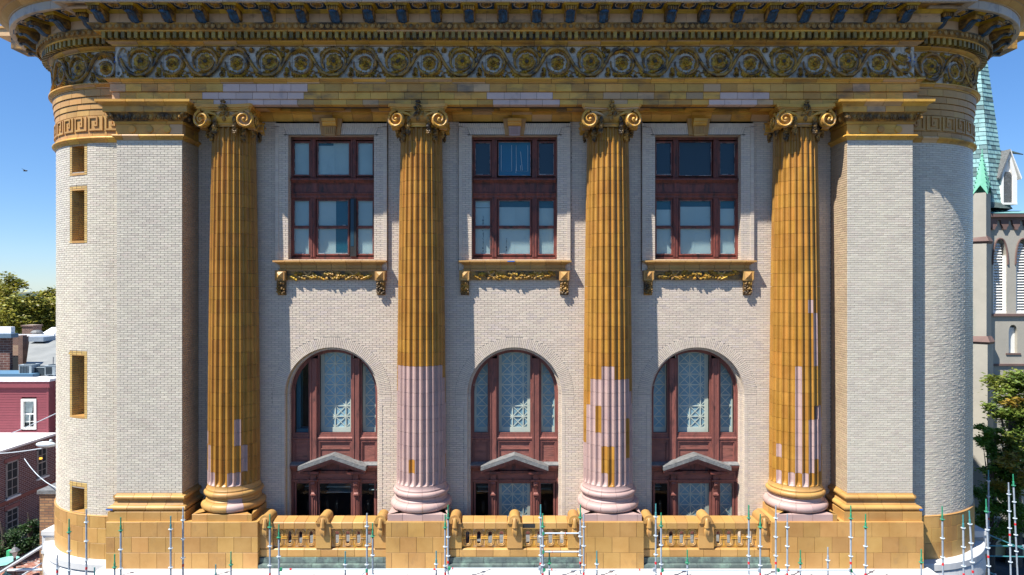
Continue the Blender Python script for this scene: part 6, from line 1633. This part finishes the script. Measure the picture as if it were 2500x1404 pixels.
# buttress with pinnacle
b0,b1=xx(2366,yf),xx(2409,yf); bc=(b0+b1)/2; hwb=(b1-b0)/2-.02
B=empty('buttress',(bc,yf-.6,GZ),CH_)
def octa(r,f=.5): return [(bc-r,yf-.6+r*f),(bc-r*f,yf-.6-r),(bc+r*f,yf-.6-r),(bc+r,yf-.6+r*f),(bc+r,yf+.1),(bc-r,yf+.1)]
def wedge(r,zt_,zb_,nm):
    q=MB(); q.prismz([(bc-r,yf+.1),(bc-r,yf-.35),(bc-.03,yf-.35-r*.75),(bc+r,yf-.35),(bc+r,yf+.1)],zb_,zt_); ob(nm,q,stuc,B)
wedge(hwb,zz(470,19.3),zz(580,19.3),'upper_shaft'); wedge(hwb+.04,zz(580,19.3),zz(830,19.3),'middle_shaft'); wedge(hwb+.16,zz(835,19.3),GZ,'lower_shaft')
for py,wd in ((582,hwb+.1),(828,hwb+.22)):
    q=MB(); zq=zz(py,19.3); q.add([(bc-wd,yf-.42,zq-.16),(bc,yf-.45-wd*.75,zq-.16),(bc+wd,yf-.42,zq-.16),(bc+wd*.8,yf-.3,zq+.18),(bc,yf-.35-wd*.6,zq+.18),(bc-wd*.8,yf-.3,zq+.18),(bc-wd,yf-.3,zq-.3),(bc,yf-.35-wd*.7,zq-.3),(bc+wd,yf-.3,zq-.3)],[(0,1,4,5),(1,2,3,4),(6,7,1,0),(7,8,2,1)]); ob('weathering',q,brown,B)
pz0,pz1=zz(470,19.3),zz(366,19.3)
q=MB(); pr=hwb+.06; yc=yf-.35
ridge=[(bc-pr,yc),(bc,yc-pr*.8),(bc+pr,yc),(bc,yc+pr*.8)]
q.add([(bc,yc,pz1),(bc-pr,yc,pz0-.1),(bc-pr*.5,yc-pr*.42,pz0+.45),(bc,yc-pr*.82,pz0-.12),(bc+pr*.5,yc-pr*.42,pz0+.45),(bc+pr,yc,pz0-.1),(bc,yc+pr*.8,pz0)],[(0,1,2),(0,2,3),(0,3,4),(0,4,5),(0,5,6),(0,6,1)]); ob('pinnacle_roof',q,mint,B)
for i in range(8):
    t=(i+1)/9.5; z=pz1+(pz0-pz1)*t
    for sx,ky in ((-1,0),(1,0),(0,-.82)):
        q=MB(); q.ball((bc+sx*pr*t,yc+ky*pr*t-.02,z),.045,1,1,1,5,3); ob('crocket',q,mint,B)
q=MB(); q.tube([(bc,yc,pz1-.1),(bc,yc,pz1+.12)],.03,5); ob('finial',q,mint,B)
# spire shingles
AP=21.5; zb_=zz(503,22); RB=1.93; nrow=60; rh=(AP-zb_)/nrow
def sr(z): return RB*(AP-z)/(AP-zb_)
sh=MB(); cnt=0; r=random.Random(6)
for i in range(nrow):
    za=zb_+rh*i-.02; zc=zb_+rh*(i+1); ra,rc=sr(za)+.035,sr(zc)+.0
    for f in range(8):
        a0,a1=R(45*f),R(45*(f+1)); P0=(math.sin(a0),-math.cos(a0)); P1=(math.sin(a1),-math.cos(a1))
        L0=ra*.765; n=max(1,round(L0/.42)); off=0
        for k in range(n):
            t0,t1=k/n,(k+1)/n
            if i%2 and n>1: t0,t1=max(0,t0-.5/n),(t1-.5/n if k<n-1 else 1)
            def S(t,rr,z): return (cX+(P0[0]*(1-t)+P1[0]*t)*rr,cY+(P0[1]*(1-t)+P1[1]*t)*rr,z)
            g=.012/L0
            v=[S(t0+g,ra,za),S(t1-g,ra,za),S(t1-g,rc,zc),S(t0+g,rc,zc),S(t0+g,ra-.05,za),S(t1-g,ra-.05,za)]
            fc=[(0,1,2,3),(4,5,1,0)]
            if f in (0,7) and za<15 and cnt<290:
                q=MB(); q.add(v,fc); ob('shingle',q,spm,CH_); cnt+=1
            else: sh.add(v,fc)
ob('shingles',sh,spm,CH_,stuff=True)
q=MB(); q.lathe([(RB-.06,zb_-.1),(.01,AP-.3)],(cX,cY),k=8); q.lathe([(RB+.25,zb_-.35),(RB+.04,zb_)],(cX,cY),k=8); ob('spire_core',q,copper,CH_)
# dormer
dx0,dx1=xx(2443,20.4),xx(2481,20.4); dm_=(dx0+dx1)/2; dy=20.35; dz0,dz1,dza=zz(500,20.4),zz(430,20.4),zz(372,20.4)
Dm=empty('dormer',(dm_,dy,dz0),CH_)
q=MB(); q.prismy([(dx0,dz0),(dx1,dz0),(dx1,dz1),(dm_,dza+.1),(dx0,dz1)],dy+.1,dy+1.6); ob('body',q,trim,Dm)
q=MB(); q.box(dx0,dx0+.13,dy-.02,dy+.1,dz0,dz1); q.box(dx1-.28,dx1,dy-.02,dy+.1,dz0,dz1); q.box(dx0,dx1,dy-.04,dy+.1,dz0,dz0+.12); q.prismy([(dx0,dz1),(dx0+.13,dz1),(dm_,dza-.35),(dx1-.28,dz1),(dx1,dz1),(dm_+.0,dza+.1)],dy-.015,dy+.1); ob('frame',q,trim,Dm)
z=dz0+.14
while z<dz1+.25:
    q=MB(); sw=.0 if z<dz1 else (z-dz1)*.35; q.box(dx0+.13+sw,dx1-.28-sw,dy+.03,dy+.09,z,z+.035); ob('louvre',q,lead,Dm); z+=.075
for s in (-1,1):
    q=MB(); xo=dm_+s*(dm_-dx0+.22); pts=[(dm_,dza+.18),(xo,dz1-.12),(xo-s*.04,dz1-.22),(dm_,dza+.05)]
    if s>0: pts=pts[::-1]
    q.prismy(pts,dy-.12,dy+1.7); ob('dormer_roof',q,lead if s<0 else trim,Dm)
q=MB(); q.tube([(cX+1.25,21.2,zz(368,21)),(cX+1.9,21.0,zz(372,21)),(cX+2.5,20.9,zz(378,21))],[.05,.09,.03],6); ob('gargoyle_finial',q,copper,CH_)
q=MB(); q.tube([(cX+1.45,21.2,zz(380,21)),(cX+1.75,21.2,zz(425,21)),(cX+1.95,21.2,zz(470,21))],[.16,.2,.16],6); ob('side_lucarne',q,spm,CH_)
# ================================================================ scaffold tubes
def pole_proto(h,kind,band,seed):
    pass
RSM=MB(); RSM.lathe([(.03,-.006),(.062,-.006),(.062,.006),(.03,.006)],k=10,closed=True); RSM.lathe([(.026,-.05),(.032,-.045),(.032,0),(.026,0)],k=8); RSMm=RSM.mesh('rosette_ring',steel_l)
def scaffold_pole(px,py,Y,kind,label,lean=0,band=None,first=None):
    x,z=xx(px,Y),zz(py,Y)
    t=thing('scaffold_pole',(x,Y,GZ),label,'scaffold pole','scaffold poles standing along the building front')
    if lean: t.rotation_euler=(0,lean,0)
    def ad(nm,mb,m,lz=0,sm=0):
        o=bpy.data.objects.new(nm,mb if isinstance(mb,bpy.types.Mesh) else mb.mesh(nm,m,sm)); COL.objects.link(o); o.parent=t; o.location=(0,0,lz); return o
    H=z-GZ
    sp=greenp if kind=='g' else (tealp if kind=='t' else steel)
    r=.0255
    q=MB(); q.tube([(0,0,0),(0,0,H-.32)],r,10); ad('tube',q,steel)
    q=MB(); q.tube([(0,0,H-.34),(0,0,H-.25),(0,0,H-.22)],[r*1.1,r*1.1,.019],8); q.tube([(0,0,H-.22),(0,0,H)],.0185,8); ad('spigot',q,sp)
    zz_=H-.36; k=0
    while zz_>4.5 and k<5:
        o=ad('rosette_ring',RSMm,None,zz_); 
        if kind=='g' and k==0: o.data=RSMg
        q=MB()
        zz_-=.53; k+=1
    if band:
        zb=zz(band,Y)-GZ; q=MB(); q.tube([(0,0,zb-.035),(0,0,zb+.035)],r+.003,10); ad('red_tape_band',q,redp)
    return t
RSMg=RSMm.copy(); RSMg.materials.clear(); RSMg.materials.append(greenp)
YA,YB=-1.15,-1.35
PL=[(140,1355,'s','short grey pole before the white ring ledge at far left',1395),
(169,1267,'g','pole with faded green tip, first tall one on the left round plinth',None),
(211,1243,'s','tall grey pole before the left round plinth with a red band',1387),
(231,1385,'t','stub of a teal pole just above the lower picture edge at left',None),
(280,1353,'g','short green-tipped pole hugging the left pedestal corner',None),
(295,1263,'g','tall pole with small green tip near the left pedestal corner',None),
(417,1260,'t','tall pole with teal tip before the left pilaster base',None),
(447,1238,'s','tall grey pole under the right edge of the left pilaster with red band',1380),
(527,1378,'t','stub of a teal pole below the first column',None),
(564,1347,'g','short green-tipped pole below the first column',None),
(659,1255,'g','tall green-tipped pole at the left end of the left balustrade',1402),
(681,1280,'g','green-tipped pole just right of the tall one at the left balustrade',None),
(843,1346,'t','short teal-tipped pole before the left balustrade copper apron',None),
(896,1253,'s','tall grey pole before the right half of the left balustrade',1401),
(910,1277,'g','green-tipped pole close beside the grey one at the left balustrade',None),
(1065,1345,'t','short teal-tipped pole before the second column pedestal',None),
(1087,1256,'g','pale green tipped pole at the right edge of the second column pedestal',1400),
(1094,1233,'g','tallest green-tipped pole touching the second column pedestal edge',1372),
(1320,1232,'t','tallest pole before the right half of the middle balustrade',1376),
(1325,1254,'g','pole nearly touching the tallest one at the middle balustrade',1402),
(1341,1343,'g','short green-tipped pole right of the pair at the middle balustrade',None),
(1417,1232,'g','green-tipped tall pole at the left edge of the third column pedestal',1374),
(1425,1254,'s','grey tall pole standing on the left part of the third column pedestal',1400),
(1457,1345,'t','short teal pole before the third column pedestal',None),
(1601,1230,'t','tall teal-tipped pole at the left end of the right balustrade',1374),
(1614,1252,'g','green-tipped pole just right of the tall teal one at the right balustrade',1400),
(1678,1342,'g','short pale green pole before the right balustrade',None),
(1828,1233,'g','tall green-tipped pole before the right half of the right balustrade',1374),
(1856,1255,'g','green-tipped pole by the last scroll post of the right balustrade',1402),
(1894,1233,'s','tall grey pole at the left edge of the right long pedestal',1374),
(1922,1255,'s','grey pole below the fourth column on the right long pedestal',1402),
(1954,1343,'g','short green-tipped pole below the fourth column',None),
(2021,1336,'s','short grey pole before the middle of the right long pedestal',None),
(2077,1234,'g','tall green-tipped pole before the right pilaster base',1374),
(2113,1255,'g','second green-tipped pole before the right pilaster base with red band',1402),
(2249,1341,'g','short green-tipped pole at the right end of the long pedestal',None)]
for px,py,k,l,b in PL:
    scaffold_pole(px,py,YA if py<1245 else (YB if py<1300 else -1.25),k,l,band=b)
for px,py,k,l,b,Y,ln in ((2300,1236,'g','tall green-tipped pole before the right round plinth',1377,-1.2,-.012),
 (2351,1257,'t','pale teal pole before the outer part of the right round plinth',1402,-1.3,-.012),
 (2366,1246,'t','leaning pale pole at the outline of the right round plinth',1394,-1.4,-.06),
 (2407,1218,'g','leaning pole with faded green band clear of the right round corner',1358,-.4,-.04),
 (2462,1178,'s','tall pale pole with red band standing against the dark foliage',1305,1.0,-.025),
 (2473,1157,'g','tall green-tipped leaning pole nearest the right picture edge',1279,1.6,-.045),
 (2413,1148,'t','slim teal pole with red band behind the leaning poles on the right',1266,3.0,0)):
    x=xx(px,Y); t=scaffold_pole(px,py,Y,k,l,band=b)
    if ln:
        z=zz(py,Y)-GZ; t.rotation_euler=(0,ln,0); t.location.x=x-z*math.sin(ln)
def ledger(a,b,Y,py,label,r=.022,bands=(),py2=None,Y2=None,mat=None):
    Y2=Y if Y2 is None else Y2; py2=py if py2 is None else py2
    p0,p1=PX(a,py,Y),PX(b,py2,Y2)
    t=thing('scaffold_ledger',p0,label,'scaffold tube','horizontal scaffold tubes')
    q=MB(); q.tube([p0,p1],r,8); ob('tube',q,mat or steel_l,t)
    d=Vector(p1)-Vector(p0); L=d.length
    for e_ in (0,1):
        c=Vector(p0)+d*(0.012 if not e_ else .988); q=MB(); q.box(c.x-.03,c.x+.03,c.y-.03,c.y+.03,c.z-.045,c.z+.045); ob('wedge_head',q,greenp if e_==0 else steel,t)
    for f in bands:
        c0=Vector(p0)+d*(f-.006); c1=Vector(p0)+d*(f+.006); q=MB(); q.tube([tuple(c0),tuple(c1)],r+.004,8); ob('red_tape_band',q,redp,t)
ledger(681,1094,YB,1390,'long pale tube with red bands below the second column and left balustrade',bands=(.07,.92))
ledger(1094,1320,YB,1388,'pale tube level with the copper apron below the middle balustrade',bands=(.05,))
ledger(1325,1417,YB,1302,'upper short tube bridging two poles before the middle balustrade',bands=(.6,))
ledger(1325,1417,YB,1347,'middle short tube bridging two poles before the middle balustrade',bands=(.25,))
ledger(1325,1600,YB,1391,'pale tube with red bands below the third column pedestal',bands=(.08,.86))
ledger(1614,1856,YB,1392,'pale tube below the right balustrade')
ledger(1898,2077,YB,1392,'short pale tube below the fourth column',bands=(.15,))
ledger(2395,2500,3,1332,'upper blue-grey tube behind the leaning poles at right',py2=1334,mat=tealp)
ledger(2395,2520,3,1357,'lower blue-grey tube behind the leaning poles at right',py2=1360,mat=tealp)
ledger(2400,2520,3,1300,'sloping blue-grey brace behind the leaning poles at right',py2=1350,mat=tealp)
ledger(2395,2430,3,1388,'lowest sloping tube at the right end of the ledge',py2=1404,mat=tealp)
ledger(2077,2110,YB,1392,'short sloping brace beside the right pilaster base pole',py2=1425)
ledger(896,860,YB,1392,'short sloping brace left of the tall grey pole at the left balustrade',py2=1425)
# pale parked car glimpsed under the trees on the right
CR_=thing('parked_car',(xx(2470,17.5),17.5,GZ),'pale yellow car roof glimpsed behind the poles under the trees','car')
cm2=pmat('cream_car_paint',(.60,.50,.28),rough=.3,var=0,coat=.5)
x=xx(2475,17.5); y=17.5
q=MB(); q.prismy([(x-2.0,GZ+.35),(x+2.2,GZ+.35),(x+2.2,GZ+.85),(x+1.5,GZ+.95),(x+.9,GZ+1.42),(x-.7,GZ+1.45),(x-1.3,GZ+.95),(x-2.0,GZ+.85)],y-.85,y+.85); ob('body',q,cm2,CR_,smooth=25)
q=MB(); q.prismy([(x+1.25,GZ+.98),(x+.82,GZ+1.36),(x-.62,GZ+1.38),(x-1.1,GZ+.98)],y-.87,y+.87); ob('window_band',q,darkroom,CR_)
for sx in (-1.25,1.4):
    for sy in (-.78,.62):
        q=MB(); q.prismy([(x+sx+.33*math.cos(2*PI*i/16),GZ+.33+.33*math.sin(2*PI*i/16)) for i in range(16)],y+sy,y+sy+.2); ob('wheel',q,blk,CR_)
# bird
q=MB(); c=PX(62,417,20); q.ball(c,.09,1.6,.6,.5,8,5); q.add([(c[0]-.05,c[1],c[2]+.02),(c[0]+.05,c[1],c[2]+.02),(c[0]+.0,c[1]-.35,c[2]+.1),(c[0],c[1]+.35,c[2]+.1)],[(0,1,2),(0,1,3)])
o=ob('bird',q,blk); tag(o,'tiny dark bird flying in the blue sky at left','bird')
